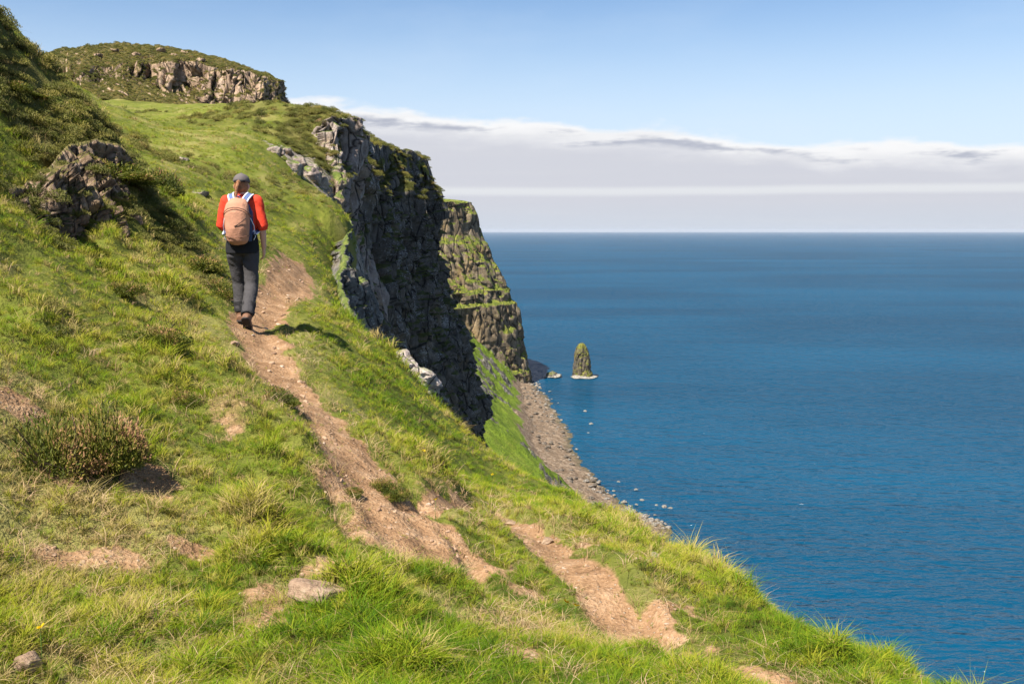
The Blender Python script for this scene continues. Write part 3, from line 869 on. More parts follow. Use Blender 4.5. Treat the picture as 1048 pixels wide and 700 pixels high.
def blade_clump(nb, hgt, spread, lean, width, seed, flat=0.0, segs=3, hvar=.45):
    r = np.random.default_rng(seed)
    V = []; Fq = []; T = []
    for i in range(nb):
        ang = r.uniform(0, 2 * math.pi); rad = spread * math.sqrt(r.uniform(0, 1))
        bx, by = rad * math.cos(ang), rad * math.sin(ang)
        h = hgt * r.uniform(1 - hvar, 1 + hvar * .6)
        dirn = ang + r.normal(0, .9); ln = lean * r.uniform(.2, 1.2) * h
        wv = r.uniform(0, 2 * math.pi); wd = width * r.uniform(.6, 1.25)
        wx, wy = math.cos(wv) * wd / 2, math.sin(wv) * wd / 2
        b0 = len(V)
        for s in range(segs + 1):
            t = s / segs
            off = ln * t ** 2; zz = h * (1 - flat) * t * (1 - 0.28 * lean * t) + h * .03
            cx, cy = bx + math.cos(dirn) * off, by + math.sin(dirn) * off
            w = (1 - t) ** .6 if s < segs else 0.06
            V.append((cx - wx * w, cy - wy * w, zz - (0.02 if s == 0 else 0))); V.append((cx + wx * w, cy + wy * w, zz - (0.02 if s == 0 else 0))); T += [t, t]
        for s in range(segs):
            a = b0 + 2 * s; Fq.append((a, a + 1, a + 3, a + 2))
    me = np_mesh("clump", V, Fq); fattr(me, "up", T)
    return me


def leaf_clump(nl, R, hgt, leaf, seed, twigs=14):
    """Low heather: short woody twigs carrying many tiny leaves."""
    r = np.random.default_rng(seed)
    V = []; Fq = []; T = []
    for i in range(twigs):
        a = r.uniform(0, 6.28); q = r.uniform(.2, 1) * R
        p1 = np.array((q * math.cos(a), q * math.sin(a), hgt * math.sqrt(max(.05, 1 - (q / R) ** 2)) * r.uniform(.6, 1)))
        b0 = len(V); w = .012 * R / .2
        for t in (0, 1):
            p = p1 * t * np.array((1, 1, 1)); V += [tuple(p + (w, 0, 0)), tuple(p - (w, 0, 0))]; T += [0, 0]
        Fq.append((b0, b0 + 1, b0 + 3, b0 + 2))
    for i in range(nl):
        a = r.uniform(0, 6.28); q = R * math.sqrt(r.uniform(0, 1)) * r.uniform(.85, 1.1)
        top = hgt * math.sqrt(max(.02, 1 - min(1, q / R) ** 2)); zz = top * r.uniform(.25, 1.08)
        c = np.array((q * math.cos(a), q * math.sin(a), zz))
        d = r.normal(size=3); d[2] = abs(d[2]) + .5; d /= np.linalg.norm(d)
        s = np.cross(d, r.normal(size=3)); s /= np.linalg.norm(s)
        L = leaf * r.uniform(.6, 1.4)
        b0 = len(V)
        V += [tuple(c - s * L * .22), tuple(c + s * L * .22), tuple(c + d * L + s * L * .08), tuple(c + d * L - s * L * .08)]
        T += [min(1, zz / hgt)] * 4
        Fq.append((b0, b0 + 1, b0 + 2, b0 + 3))
    me = np_mesh("heather", V, Fq); fattr(me, "up", T)
    return me


def leaf_material(name, stops, base, transl=0.35, inst=True, basemix=.8):
    m = bpy.data.materials.new(name); m.use_nodes = True; m.node_tree.nodes.clear()
    k = NT(m.node_tree); out = k.node('ShaderNodeOutputMaterial')
    up = k.attr("up"); tint = k.attr("tint", 'INSTANCER') if inst else k.attr("tint")
    c = k.ramp(tint, stops)
    c = k.mix(k.math('MULTIPLY', k.math('SUBTRACT', 1.0, k.step(up, 0.0, 0.5)), basemix), c, base)
    geo = k.node('ShaderNodeNewGeometry')
    vm = k.node('ShaderNodeVectorMath', operation='MULTIPLY_ADD'); k.l.new(geo.outputs['Normal'], vm.inputs[0]); vm.inputs[1].default_value = (.7, .7, .7); vm.inputs[2].default_value = (0, 0, .4)
    vn = k.node('ShaderNodeVectorMath', operation='NORMALIZE'); k.l.new(vm.outputs[0], vn.inputs[0])
    b = k.node('ShaderNodeBsdfPrincipled'); k.put(b.inputs['Base Color'], c); k.l.new(vn.outputs[0], b.inputs['Normal'])
    b.inputs['Roughness'].default_value = .6; b.inputs['Specular IOR Level'].default_value = .1
    t = k.node('ShaderNodeBsdfTranslucent'); k.put(t.inputs[0], k.mix(.35, c, (.28, .34, .012)))
    mx = k.node('ShaderNodeMixShader'); mx.inputs[0].default_value = transl
    k.l.new(b.outputs[0], mx.inputs[1]); k.l.new(t.outputs[0], mx.inputs[2]); k.l.new(mx.outputs[0], out.inputs[0])
    return m


M_grass = leaf_material("grass blades", [(0.0, (0.034, 0.085, 0.003)), (0.3, (0.105, 0.185, 0.006)), (0.55, (0.21, 0.255, 0.010)), (0.78, (0.32, 0.29, 0.028)), (1.0, (0.40, 0.30, 0.12))], (0.15, 0.105, 0.032))
M_dry = leaf_material("dry grass", [(0.0, (0.20, 0.14, 0.05)), (0.5, (0.36, 0.245, 0.125)), (1.0, (0.52, 0.38, 0.24))], (0.16, 0.085, 0.042), 0.2)
M_heath = leaf_material("heather leaves", [(0.0, (0.050, 0.058, 0.012)), (0.5, (0.12, 0.115, 0.024)), (0.8, (0.19, 0.155, 0.036)), (1.0, (0.24, 0.15, 0.065))], (0.08, 0.055, 0.026), 0.2, basemix=.5)


def polar_points(n, r0, r1, a0, a1, seed):
    r = np.random.default_rng(seed)
    th = r.uniform(math.radians(a0), math.radians(a1), n); R = np.exp(r.uniform(math.log(r0), math.log(r1), n))
    return R * np.sin(th), R * np.cos(th), R, r


def normals(x, y, h=0.06):
    e = np.clip(np.hypot(x, y) * .02, h, 1)
    z = H(x, y); zx = (H(x + e, y) - z) / e; zy = (H(x, y + e) - z) / e
    return z, zx, zy


def scatter_grass():
    x, y, R, r = polar_points(205000, 2.35, 95, -72, 48, 21)
    e = x - edge_x(y)
    soil = soil_mask(x, y); dry = dry_mask(x, y); he = heath_mask(x, y)
    keep = (r.uniform(size=len(x)) > np.clip(soil ** 1.6 * 1.1, 0, .945)) & (e < np.where(y < 18, 3.0, .3)) & (r.uniform(size=len(x)) > he * .45)
    keep &= (r.uniform(size=len(x)) > dry * .25)
    x, y, R, soil, dry, he = [q[keep] for q in (x, y, R, soil, dry, he)]
    z, zx, zy = normals(x, y)
    n = len(x)
    nz = fbm(x * 1.1, y * 1.1, o=3); nb = fbm(x * .45 + 50, y * .45, o=2); tus = fbm(x * 3.1, y * 3.1 + 9, o=2)
    lum = lumps(x, y)
    size = 0.50 + 0.28 * np.clip(nz, -.6, 1) + .25 * np.clip(tus, -.5, 1) + .75 * lum
    lng = 0
    for q, rx, ry in [((680, 555, 8.6), .5, .9), ((575, 640, 5.2), .3, .35), ((330, 680, 3.6), .7, .25), ((540, 600, 5.4), .25, .3), ((420, 400, 13), .5, 2.5), ((760, 620, 6.2), .4, .6), ((250, 600, 4.2), .4, .3)]:
        lng = lng + blob(x, y, q, rx, ry)
    size = size * (1 + .30 * np.clip(lng, 0, 1)) * (1 - .45 * np.clip(soil * 2, 0, 1)) * (.55 + .45 * sstep(1.3, 2.4, path_dist(x, y, PATH_A, WA))) * (.60 + .40 * sstep(1.2, 2.2, path_dist(x, y, PATH_B, WB)))
    scl = size * np.clip(.78 + R / 26, .8, 2.2) * r.uniform(.75, 1.25, n)
    scl *= np.interp(R, [3, 8, 20, 40, 90], [.74, .74, .62, .5, .55])
    tint = np.clip(.43 + .22 * lum + .36 * nb + .22 * tus + .24 * r.normal(size=n) + dry * .22 + .22 * he - .25 * np.clip(lng, 0, 1), 0, 1)
    idx = np.where(R < 8, r.integers(0, 4, n), r.integers(4, 7, n))
    tuft = (r.uniform(size=n) < np.interp(R, [2, 4, 8, 14], [.035, .045, .06, .05])) & (R < 15) & (soil < .5); idx = np.where(tuft, r.integers(8, 10, n), idx); tint = np.where(tuft, np.clip(tint + r.normal(0, .25, n), 0, 1), tint)
    tall = (r.uniform(size=n) < .004) & (R < 14); idx = np.where(tall, 7, idx)
    rot = np.stack([-np.arctan(0) + zy * .35, -zx * .35, r.uniform(0, 6.28, n)], -1) * np.array((1, 1, 1)); rot[:, 0] = r.normal(0, .1, n); rot[:, 1] = np.clip(zx * -.3, -.3, .3) + r.normal(0, .1, n)
    protos = [blade_clump(15, .105, .030, 1.1, .0062, 1), blade_clump(13, .085, .034, 1.4, .0070, 2), blade_clump(17, .13, .026, .9, .0056, 3), blade_clump(12, .07, .04, 1.6, .0072, 4),
              blade_clump(20, .10, .06, 1.1, .0095, 5, segs=2), blade_clump(20, .085, .065, 1.3, .010, 6, segs=2), blade_clump(18, .13, .055, .9, .009, 7, segs=2),
              blade_clump(5, .26, .03, .35, .003, 8), blade_clump(46, .20, .045, 1.25, .0062, 9), blade_clump(54, .15, .06, 1.6, .0066, 10)]
    add_inst_points("grass", np.stack([x, y, z], -1), rot, scl, idx, tint, protos, M_grass, "short green hill grass covering the slope", "grass")
    print("grass", n)
    # dry thatch
    x, y, R, r = polar_points(100000, 2.35, 60, -72, 48, 33)
    soil = soil_mask(x, y); dry = dry_mask(x, y); e = x - edge_x(y)
    ring = sstep(.03, .25, soil) * (1 - sstep(.45, .9, soil))
    keep = (r.uniform(size=len(x)) < np.clip(.05 + .27 * dry + .75 * ring - soil * .75, 0, 1)) & (e < np.where(y < 18, 2.5, .2))
    x, y, R, dry = [q[keep] for q in (x, y, R, dry)]; n = len(x)
    z, zx, zy = normals(x, y)
    scl = np.clip(.62 + R / 26, .6, 2.2) * r.uniform(.6, 1.35, n)
    tint = np.clip(r.normal(.45, .25, n), 0, 1)
    rot = np.stack([r.normal(0, .15, n), np.clip(-zx * .4, -.4, .4), r.uniform(0, 6.28, n)], -1)
    protos = [blade_clump(10, .10, .05, 1.5, .004, 11, flat=.45), blade_clump(12, .085, .06, 1.8, .0045, 12, flat=.6), blade_clump(9, .14, .04, 1.2, .0035, 13, flat=.3)]
    add_inst_points("dry_grass", np.stack([x, y, z], -1), rot, scl, r.integers(0, 3, n), tint, protos, M_dry, "pale dry grass and thatch lying among the green", "dry grass")
    print("dry", n)
    # heather cover
    x, y, R, r = polar_points(95000, 7, 95, -58, 20, 44)
    he = heath_mask(x, y); e = x - edge_x(y); soil = soil_mask(x, y)
    lowh = sstep(.25, .5, fbm(x * .8 + 71, y * .8, o=3)) * (R < 16) * 1.9 * sstep(-1.0, -2.6, x - np.interp(y, [0, 5, 8, 11, 17], [-0.6, -.9, -1.8, -2.8, -3.8])) * .35
    keep = (r.uniform(size=len(x)) < he * np.where(R > 20, .55, .42) + lowh) & (e < .15) & (soil < .2)
    x, y, R = [q[keep] for q in (x, y, R)]
    z, zx, zy = normals(x, y)
    # mats rooted on the ledges of the bluff and on the caps of the cliffs
    ex = []
    for ob, cnt, nz_, lowz in ((bf, 110, .42, -9), (CRAG, 5200, .55, -9), (bt, 900, .55, 2.0), (pr, 160, .6, 2.0)):
        me = ob.data; nv_ = len(me.vertices)
        co = np.empty(nv_ * 3, np.float32); me.vertices.foreach_get("co", co); co = co.reshape(-1, 3)
        no = np.empty(nv_ * 3, np.float32); me.vertices.foreach_get("normal", no); no = no.reshape(-1, 3)
        ok = np.where((no[:, 2] > nz_) & (co[:, 2] > lowz))[0]
        if len(ok): ex.append(co[r.choice(ok, min(cnt, len(ok)), replace=False)])
    ex = np.concatenate(ex)
    x = np.r_[x, ex[:, 0]]; y = np.r_[y, ex[:, 1]]; z = np.r_[z, ex[:, 2]]; R = np.r_[R, np.minimum(np.hypot(ex[:, 0], ex[:, 1]), 110)]; n = len(x)
    scl = np.clip(.55 + R / 50, .5, 1.7) * r.uniform(.6, 1.3, n)
    tint = np.clip(.44 + .0 * (R < 20) + .4 * fbm(x * .5, y * .5, o=2) + r.normal(0, .18, n), 0, 1)
    rot = np.stack([r.normal(0, .12, n), r.normal(0, .12, n), r.uniform(0, 6.28, n)], -1)
    protos = [leaf_clump(520, .16, .10, .020, 51), leaf_clump(520, .19, .09, .021, 52), leaf_clump(520, .15, .13, .020, 53)]
    add_inst_points("heather", np.stack([x, y, z - .02], -1), rot, scl, r.integers(0, 3, n), tint, protos, M_heath, "brown green heather mats on the bluff and the upper hill", "heather")
    print("heath", n)


scatter_grass()

# ------------------------------------------------------------------ heather bushes (things)
M_bush = leaf_material("bush leaves", [(0.0, (0.030, 0.042, 0.006)), (0.45, (0.075, 0.085, 0.010)), (0.75, (0.135, 0.115, 0.018)), (1.0, (0.27, 0.14, 0.07))], (0.06, 0.045, 0.022), 0.18, inst=False, basemix=.35)
M_stem = fabric_mat("woody stems", (0.10, 0.065, 0.04), var=.4)


def bush_meshes(seed, nl=30000):
    r = np.random.default_rng(seed)
    V = []; Fq = []; T = []; U = []
    lobes = [(r.normal(0, .30, 2), r.uniform(.28, .58), r.uniform(.5, 1.15)) for _ in range(11)]
    SV = []; SF = []
    for i in range(nl):
        (cx, cy), R, hh = lobes[r.integers(0, len(lobes))]
        d = r.normal(size=3); d /= np.linalg.norm(d); d[2] = abs(d[2]) if r.uniform() < .8 else d[2] * .3
        rad = R * r.uniform(.55, 1.08)
        c = np.array((cx, cy, hh * .35)) + d * rad * np.array((1, 1, hh))
        if c[2] < -.1: continue
        n_ = d + r.normal(0, .55, 3); n_[2] += .5; n_ /= np.linalg.norm(n_)
        s = np.cross(n_, r.normal(size=3)); s /= np.linalg.norm(s)
        L = r.uniform(.022, .055) * (1.6 if nl < 20000 else 1.0); b0 = len(V)
        V += [tuple(c - s * L * .2), tuple(c + s * L * .2), tuple(c + n_ * L + s * L * .1), tuple(c + n_ * L - s * L * .1)]
        tn = np.clip((.56 + .22 * c[0] if seed == 101 else .45) + .5 * vnoise(c[0:1] * 3.5, c[1:2] * 3.5, c[2:3] * 3.5 + seed)[0] + r.normal(0, .16), 0, 1)
        T += [tn] * 4; U += [r.uniform(.3, 1)] * 4
        Fq.append((b0, b0 + 1, b0 + 2, b0 + 3))
    fol = np_mesh("foliage", V, Fq); fattr(fol, "tint", T); fattr(fol, "up", U)
    bm = bmesh.new()
    for i in range(26):
        (cx, cy), R, hh = lobes[r.integers(0, len(lobes))]
        a = r.uniform(0, 6.28); p1 = Vector((cx + R * .8 * math.cos(a), cy + R * .8 * math.sin(a), hh * r.uniform(.4, .95)))
        p0 = Vector((r.normal(0, .15), r.normal(0, .15), -.15)); pm = (p0 + p1) / 2 + Vector((r.normal(0, .08), r.normal(0, .08), .08))
        tube(bm, [p0, pm, p1], [.022, .016, .006], 5)
    st = bpy.data.meshes.new("stem"); bm.to_mesh(st); bm.free()
    return fol, st


def tube(bm, pts, rad, seg=8, side=None, rad2=None, caps=True):
    """Closed tapering tube through pts; rad along the side axis, rad2 (default rad) across it."""
    pts = [Vector(p) for p in pts]; rad2 = rad if rad2 is None else rad2
    rings = []
    for i, p in enumerate(pts):
        t = (pts[min(i + 1, len(pts) - 1)] - pts[max(i - 1, 0)])
        t = t.normalized() if t.length > 1e-9 else Vector((0, 0, 1))
        s = Vector(side) if side is not None else (Vector((1, 0, 0)) if abs(t.x) < .8 else Vector((0, 1, 0)))
        s = (s - t * s.dot(t)).normalized(); q = t.cross(s)
        rings.append([bm.verts.new(p + s * (math.cos(a) * rad[i]) + q * (math.sin(a) * rad2[i])) for a in [2 * math.pi * j / seg for j in range(seg)]])
    for a, b in zip(rings, rings[1:]):
        for j in range(seg):
            bm.faces.new((a[j], a[(j + 1) % seg], b[(j + 1) % seg], b[j]))
    if caps:
        bm.faces.new(rings[0][::-1]); bm.faces.new(rings[-1])
    return rings


BUSH = [
    ((88, 486, 5.05), .37, 1.5, "large dark heather bush on the near left slope, rusty on its right side"),
    ((358, 520, 6.0), .10, .9, "small heather tuft hanging over the bare soil beside the path fork"),
    ((112, 152, 13.3), .62, .6, "dark overhanging heather on the lip of the rock bluff"),
    ((166, 208, 16.0), .50, 1.2, "dark green bush in the shade just behind the rock bluff"),
    ((20, 118, 12.8), .36, .6, "broad heather mound on the bluff below the left skyline"),
    ((205, 165 + 105, 13.0), .42, .8, "low heather bank on the slope left of the hiker's waist"),  # heather put in for the dark of a shadowed ledge
    ((222, 300, 11.9), .30, .9, "narrow dark heather clump beside the trail left of the hiker's legs"),  # same ledge, its shade given by dark leaves
    ((285, 452, 7.3), .24, .75, "low green heather hummock left of the middle of the path"),
    ((160, 372, 7.6), .34, .7, "brown heather hummock on the slope below the rock bluff"),
    ((180, 412, 6.6), .24, .7, "small olive hummock on the slope above the largest bush"),
    ((396, 492, 6.3), .13, 1.2, "upright green tuft growing in the middle of the bare path"),
    ((60, 168, 11.8), .32, .7, "heather sprawling over the middle of the rock bluff's upper edge"),
    ((86, 150, 12.6), .36, .7, "rounded heather cushion on the bluff edge beside its darkest overhang"),
    ((136, 166, 13.7), .36, .8, "heather at the right hand end of the rock bluff's upper edge"),
    ((20, 203, 10.3), .24, .6, "heather at the low left end of the rock bluff"),
    ((84, 206, 11.6), .15, .9, "little heather tuft rooted in a crack of the rock bluff's face"),
    ((118, 232, 12.3), .20, .8, "heather tuft at the foot of the rock bluff"),
    ((118, 300, 9.3), .26, .7, "small heather cushion on the grass under the rock bluff"),
]


def bushes():
    kinds = [bush_meshes(101), bush_meshes(102, 15000), bush_meshes(103, 15000)]
    for i, (q, s, hz, lab) in enumerate(BUSH):
        p = P(*q); z = float(H(p[0], p[1])[0])
        f, st = kinds[0 if i == 0 else 1 + i % 2]
        e = empty("heather_bush", (p[0], p[1], z - .02 - .28 * s), i * 1.7, lab, "bush", "heather bushes on the slope")
        e.scale = (s, s, s * hz)
        a = bpy.data.objects.new("foliage", f); b = bpy.data.objects.new("stem", st)
        for o, m in ((a, M_bush), (b, M_stem)):
            if not o.data.materials: o.data.materials.append(m)
            COL.objects.link(o); o.parent = e


bushes()

# ------------------------------------------------------------------ stones
def stone_mesh(seed, dims, flat=.0, sub=4, rough=.05, planes=14):
    bm = bmesh.new(); bmesh.ops.create_icosphere(bm, subdivisions=sub, radius=1.0)
    r = np.random.default_rng(seed)
    co = np.array([v.co[:] for v in bm.verts])
    pn = r.normal(size=(planes, 3)); pn /= np.linalg.norm(pn, axis=1, keepdims=True); pd = r.uniform(.62, .95, planes)
    d = co @ pn.T
    lim = np.where(d > 1e-3, pd[None] / np.maximum(d, 1e-3), 9).min(1)
    co = co * np.minimum(1.0, lim)[:, None]
    n = fbm(co[:, 0] * 2.2 + seed, co[:, 1] * 2.2, co[:, 2] * 2.2, o=5)
    co = co * (1 + rough * 2 * n)[:, None] * np.array(dims)[None]
    for v, c in zip(bm.verts, co): v.co = c
    me = bpy.data.meshes.new("stone"); bm.to_mesh(me); bm.free()
    return me


M_sand = rock_mat("sandy stone", (0.16, 0.10, 0.06), (0.30, 0.20, 0.13), (0.44, 0.33, 0.23), lich=.05, grass=0, scale=9, streak=False, ochre=.1, cracks=0.0)
M_pale = rock_mat("pale outcrop", (0.12, 0.09, 0.075), (0.40, 0.33, 0.29), (0.62, 0.55, 0.51), lich=.35, grass=.5, scale=3.2, streak=False, thr=.72, ochre=.15)
M_boul = rock_mat("shore boulder", (0.10, 0.085, 0.065), (0.22, 0.195, 0.165), (0.36, 0.33, 0.29), lich=.2, grass=0, scale=.9, streak=False, ochre=.05)


M_boulb = rock_mat("beach boulder", (0.05, 0.04, 0.03), (0.13, 0.105, 0.08), (0.25, 0.21, 0.17), lich=.1, grass=0, scale=.9, streak=False, ochre=.1)


def stones():
    for i, (q, dims, m, lab) in enumerate([
        ((325, 621, 3.98), (.155, .11, .055), M_sand, "flat sandy stone sunk in the grass at the bottom of the slope"),
        ((27, 689, 3.1), (.055, .05, .045), M_sand, "small brown stone in the grass at the lower left corner"),
        ((515, 520, 7.9), (.15, .10, .035), M_sand, "flat tilted stone beside the upper end of the lower trail"),
        ((668, 560, 6.6), (.055, .045, .03), M_pale, "small pale stone on the bare bank of the lower trail"),
        ((560, 548, 6.8), (.05, .05, .03), M_sand, "fist sized stone in the soil of the lower trail"),
        ((735, 678, 4.35), (.035, .03, .02), M_pale, "pale pebble lying in the lower trail near the bottom"),
        ((240, 352, 9.6), (.07, .05, .035), M_sand, "small stone on the left edge of the path below the hiker")]):
        p = P(*q); z = float(H(p[0], p[1])[0])
        o = link_mesh("stone", stone_mesh(300 + i, dims, rough=.06), m); o.location = (p[0], p[1], z + dims[2] * .25); o.rotation_euler = (.1, .12, i * 1.3)
        tag(o, lab, "stone", "stones in the grass and on the trails")
    # pale outcrop at the lip
    bm = bmesh.new()
    for j, (off, d, sd) in enumerate([((0, 0, 0), (.42, .5, .22), 1), ((.22, .15, -.14), (.30, .4, .22), 2), ((-.30, .1, .14), (.32, .4, .20), 3), ((.12, -.25, -.34), (.30, .34, .26), 4), ((.34, .0, -.42), (.2, .3, .2), 5), ((-.12, -.3, -.15), (.25, .25, .2), 6)]):
        me = stone_mesh(400 + sd, d, rough=.16, sub=5, planes=18)
        for v in me.vertices: v.co += Vector(off)
        bm.from_mesh(me)
    me = bpy.data.meshes.new("rock_outcrop"); bm.to_mesh(me); bm.free()
    o = link_mesh("rock_outcrop", me, M_pale); o.location = (float(edge_x(17.0)) + .12, 17.0, float(H(edge_x(17.0) - .3, 17.0)[0]) + .12); o.rotation_euler = (0, .35, .2)
    tag(o, "pale pinkish rock outcrop jutting from the grass edge in front of the dark cliff", "rock")
    for j, (q, s) in enumerate([((283, 160, 40.5), .35), ((300, 171, 40.5), .5), ((318, 182, 42), .6), ((306, 158, 42.5), .4), ((293, 148, 43), .4), ((187, 161, 30), .2), ((205, 211, 23.5), .22), ((318, 168, 43), .55), ((327, 176, 42.5), .5)]):
        p = P(*q); z = float(H(p[0], p[1])[0])
        o = link_mesh("rock", stone_mesh(500 + j, (s, s * .9, s * .65), rough=.12), M_prow); o.location = (p[0], p[1], z + .1 * s); o.rotation_euler = (.2, .1, j)
        lab = "grey rock showing through the turf below the pale cliff prow"
        if j == 5: lab = "single small pale stone on the open green hillside"
        if j == 6: lab = "pale stone in the grass just left of the hiker's backpack"
        tag(o, lab, "rock", "rocks on the hillside")
    for j, (p, s) in enumerate(CAPROCK):
        o = link_mesh("rock", stone_mesh(540 + j, (s * 1.3, s, s * .7), rough=.12, sub=3), M_top); o.location = (p[0], p[1], p[2] + .1); o.rotation_euler = (.2, .1, j)
        tag(o, "small weathered rock poking out of the heather cap of the hilltop crag", "rock", "rocks on the crag cap")


stones()


def shore():
    kinds = [stone_mesh(600 + i, (1, .85, .6), rough=.08, sub=3) for i in range(5)]
    r = np.random.default_rng(77)
    lab = "pale rounded boulder lying along the waterline of the shingle beach"
    spots = []
    for i in range(165):
        y = r.choice([r.uniform(325, 400), r.uniform(330, 660), r.uniform(325, 350), r.uniform(520, 660)]); off = r.normal(-2.5, 3.0)
        spots.append((shore_x(y) + off, y, r.uniform(.35, 1.0) * r.choice([1, 1, 1.5]), lab))
    for q, s in [((599, 421, 0), 1.3), ((605, 434, 0), 1.4), ((602, 443, 0), .8), ((686, 520, 0), 1.0), ((680, 519, 0), 1.3), ((672, 517, 0), .8), ((651, 501, 0), 1.0), ((657, 512, 0), 1.1), ((633, 493, 0), .8)]:
        d = -SEA / (-(P(q[0], q[1], 1)[2])); p = P(q[0], q[1], d)
        spots.append((p[0], p[1], s, "pale wave washed rock standing in the shallows off the beach" if p[0] > shore_x(p[1]) + 2 else lab))
    lab2 = "brown grey boulder lying higher up among the shingle of the beach"
    for i in range(120):
        y = r.uniform(325, 620); w = shore_x(y) - np.interp(y, CY, CPROF[:, 2, 0])
        spots.append((shore_x(y) - w * r.uniform(.15, 1.1), y, r.uniform(.5, 1.5), lab2))
    for i, (x, y, s, l) in enumerate(spots):
        o = bpy.data.objects.new("boulder", kinds[i % 5]); COL.objects.link(o)
        if not o.data.materials: o.data.materials.append(None)
        o.material_slots[0].link = 'OBJECT'; o.material_slots[0].material = M_boulb if l == lab2 else M_boul
        zb = np.interp(x - shore_x(y), [-20, 0, 10], [-96.4, -100, -100.2])
        o.location = (x, y, zb + .2 * s); o.scale = (s, s, s); o.rotation_euler = (0, 0, r.uniform(0, 6.28))
        tag(o, l, "boulder", {lab: "pale boulders along the shore", lab2: "brown boulders on the beach"}.get(l, "rocks in the shallows"))


shore()


def stack():
    M = rock_mat("sea stack rock", (0.035, 0.029, 0.022), (0.095, 0.076, 0.052), (0.21, 0.17, 0.115), lich=.35, grass=.9, scale=.25, green=(0.12, 0.13, 0.02), thr=.15, ochre=.3)
    ML = rock_mat("bleached shelf", (0.20, 0.18, 0.14), (0.31, 0.28, 0.23), (0.42, 0.39, 0.34), lich=.1, grass=0, scale=.4, streak=False, ochre=.05)
    e = empty("sea_stack", P(596, 385.5, 676), 0, "tall mossy sea stack standing alone in the water off the point", "sea stack")
    hs = [(-3, 7.2, 6.5), (0, 7.0, 6.4), (2, 6.5, 6.0), (6, 6.1, 5.8), (11, 5.7, 5.4), (16, 4.9, 4.7), (20, 3.6, 3.8), (22.3, 2.2, 2.4), (23.2, .8, 1.0)]
    nu, nv = 90, 110
    zs = np.linspace(-3, 23.2, nv); rx = np.interp(zs, [h[0] for h in hs], [h[1] for h in hs]); ry = np.interp(zs, [h[0] for h in hs], [h[2] for h in hs])
    a = np.linspace(0, 2 * math.pi, nu)
    A, Z = np.meshgrid(a, zs, indexing="ij")
    cx, sy = np.cos(A), np.sin(A)
    f1, f2, cid = worley(np.cos(A) * 2.2 + 7, np.sin(A) * 2.2 + Z / 9)
    dd = 1 + .30 * (cid - .5) + .26 * fbm(cx * 1.5, sy * 1.5, Z * .2, o=5) - .1 * (1 - sstep(0, .15, f2 - f1))
    V = np.stack([rx[None] * cx * dd - Z * .02, ry[None] * sy * dd, Z + .6 * fbm(cx * 2, sy * 2, Z * .1, o=3)], -1)
    me = np_mesh("tower", V.reshape(-1, 3), grid_faces(nu, nv, flip=False)); link_mesh("tower", me, M, e)
    sm = stone_mesh(701, (10.3, 8.5, 1.7), rough=.10, sub=5); o = link_mesh("rock_shelf", sm, ML, e); o.location = (.3, -.3, .2)
    e2 = empty("skerry", P(566, 385.5, 676), 0, "low dark rock on a pale shelf between the point and the sea stack", "rock")
    o = link_mesh("rock_top", stone_mesh(702, (4.0, 4, 3.2), rough=.12, sub=4), M_dark, e2); o.location = (-.8, 0, .8)
    o = link_mesh("rock_shelf", stone_mesh(703, (6.8, 5, 1.6), rough=.12, sub=4), ML, e2); o.location = (.6, -1, .2); o.rotation_euler = (0, -.08, 0)


stack()

# ------------------------------------------------------------------ flowers
def flowers():
    My = fabric_mat("yellow petals", (0.75, 0.55, 0.02), var=.1)
    Mg = fabric_mat("flower stalk", (0.10, 0.17, 0.03))
    bm = bmesh.new()
    for j in range(5):
        a = j * 2 * math.pi / 5
        c = Vector((math.cos(a), math.sin(a), .25)) * .011
        ring = [bm.verts.new(c + Vector((math.cos(b) * .008 * math.cos(a) - math.sin(b) * .007 * math.sin(a), math.cos(b) * .008 * math.sin(a) + math.sin(b) * .007 * math.cos(a), math.cos(b) * .004))) for b in [q * math.pi / 3 for q in range(6)]]
        bm.faces.new(ring)
    bmesh.ops.solidify(bm, geom=bm.faces[:], thickness=.001)
    pm = bpy.data.meshes.new("petals"); bm.to_mesh(pm); bm.free(); pm.materials.append(My)
    bm = bmesh.new(); tube(bm, [(0, 0, 0), (.006, 0, .07), (0, 0, .135)], [.0015, .0013, .001], 5); sm = bpy.data.meshes.new("stalk"); bm.to_mesh(sm); bm.free(); sm.materials.append(Mg)
    for i, (q, lab) in enumerate([((504, 483, 10.3), "yellow buttercup on the grass bank just below the foot of the dark cliff"), ((434, 505, 7.6), "yellow buttercup at the edge of the grass tuft between the two trails"),
                                  ((579, 664, 4.6), "yellow buttercup in the long grass left of the lower trail"), ((589, 671, 4.5), "second buttercup a hand's width from its neighbour in the long grass"),
                                  ((446, 538, 6.0), "yellow buttercup beside the bare soil where the path widens"), ((44, 688, 3.15), "yellow buttercup beside the small stone in the lower left corner")]):
        p = P(*q); z = float(H(p[0], p[1])[0])
        e = empty("buttercup", (p[0], p[1], z), i, lab, "flower", "buttercups in the grass"); 
        a = bpy.data.objects.new("petals", pm); COL.objects.link(a); a.parent = e; a.location = (0, 0, .137); a.rotation_euler = (.5, -.2, 0)
        b = bpy.data.objects.new("stalk", sm); COL.objects.link(b); b.parent = e


flowers()

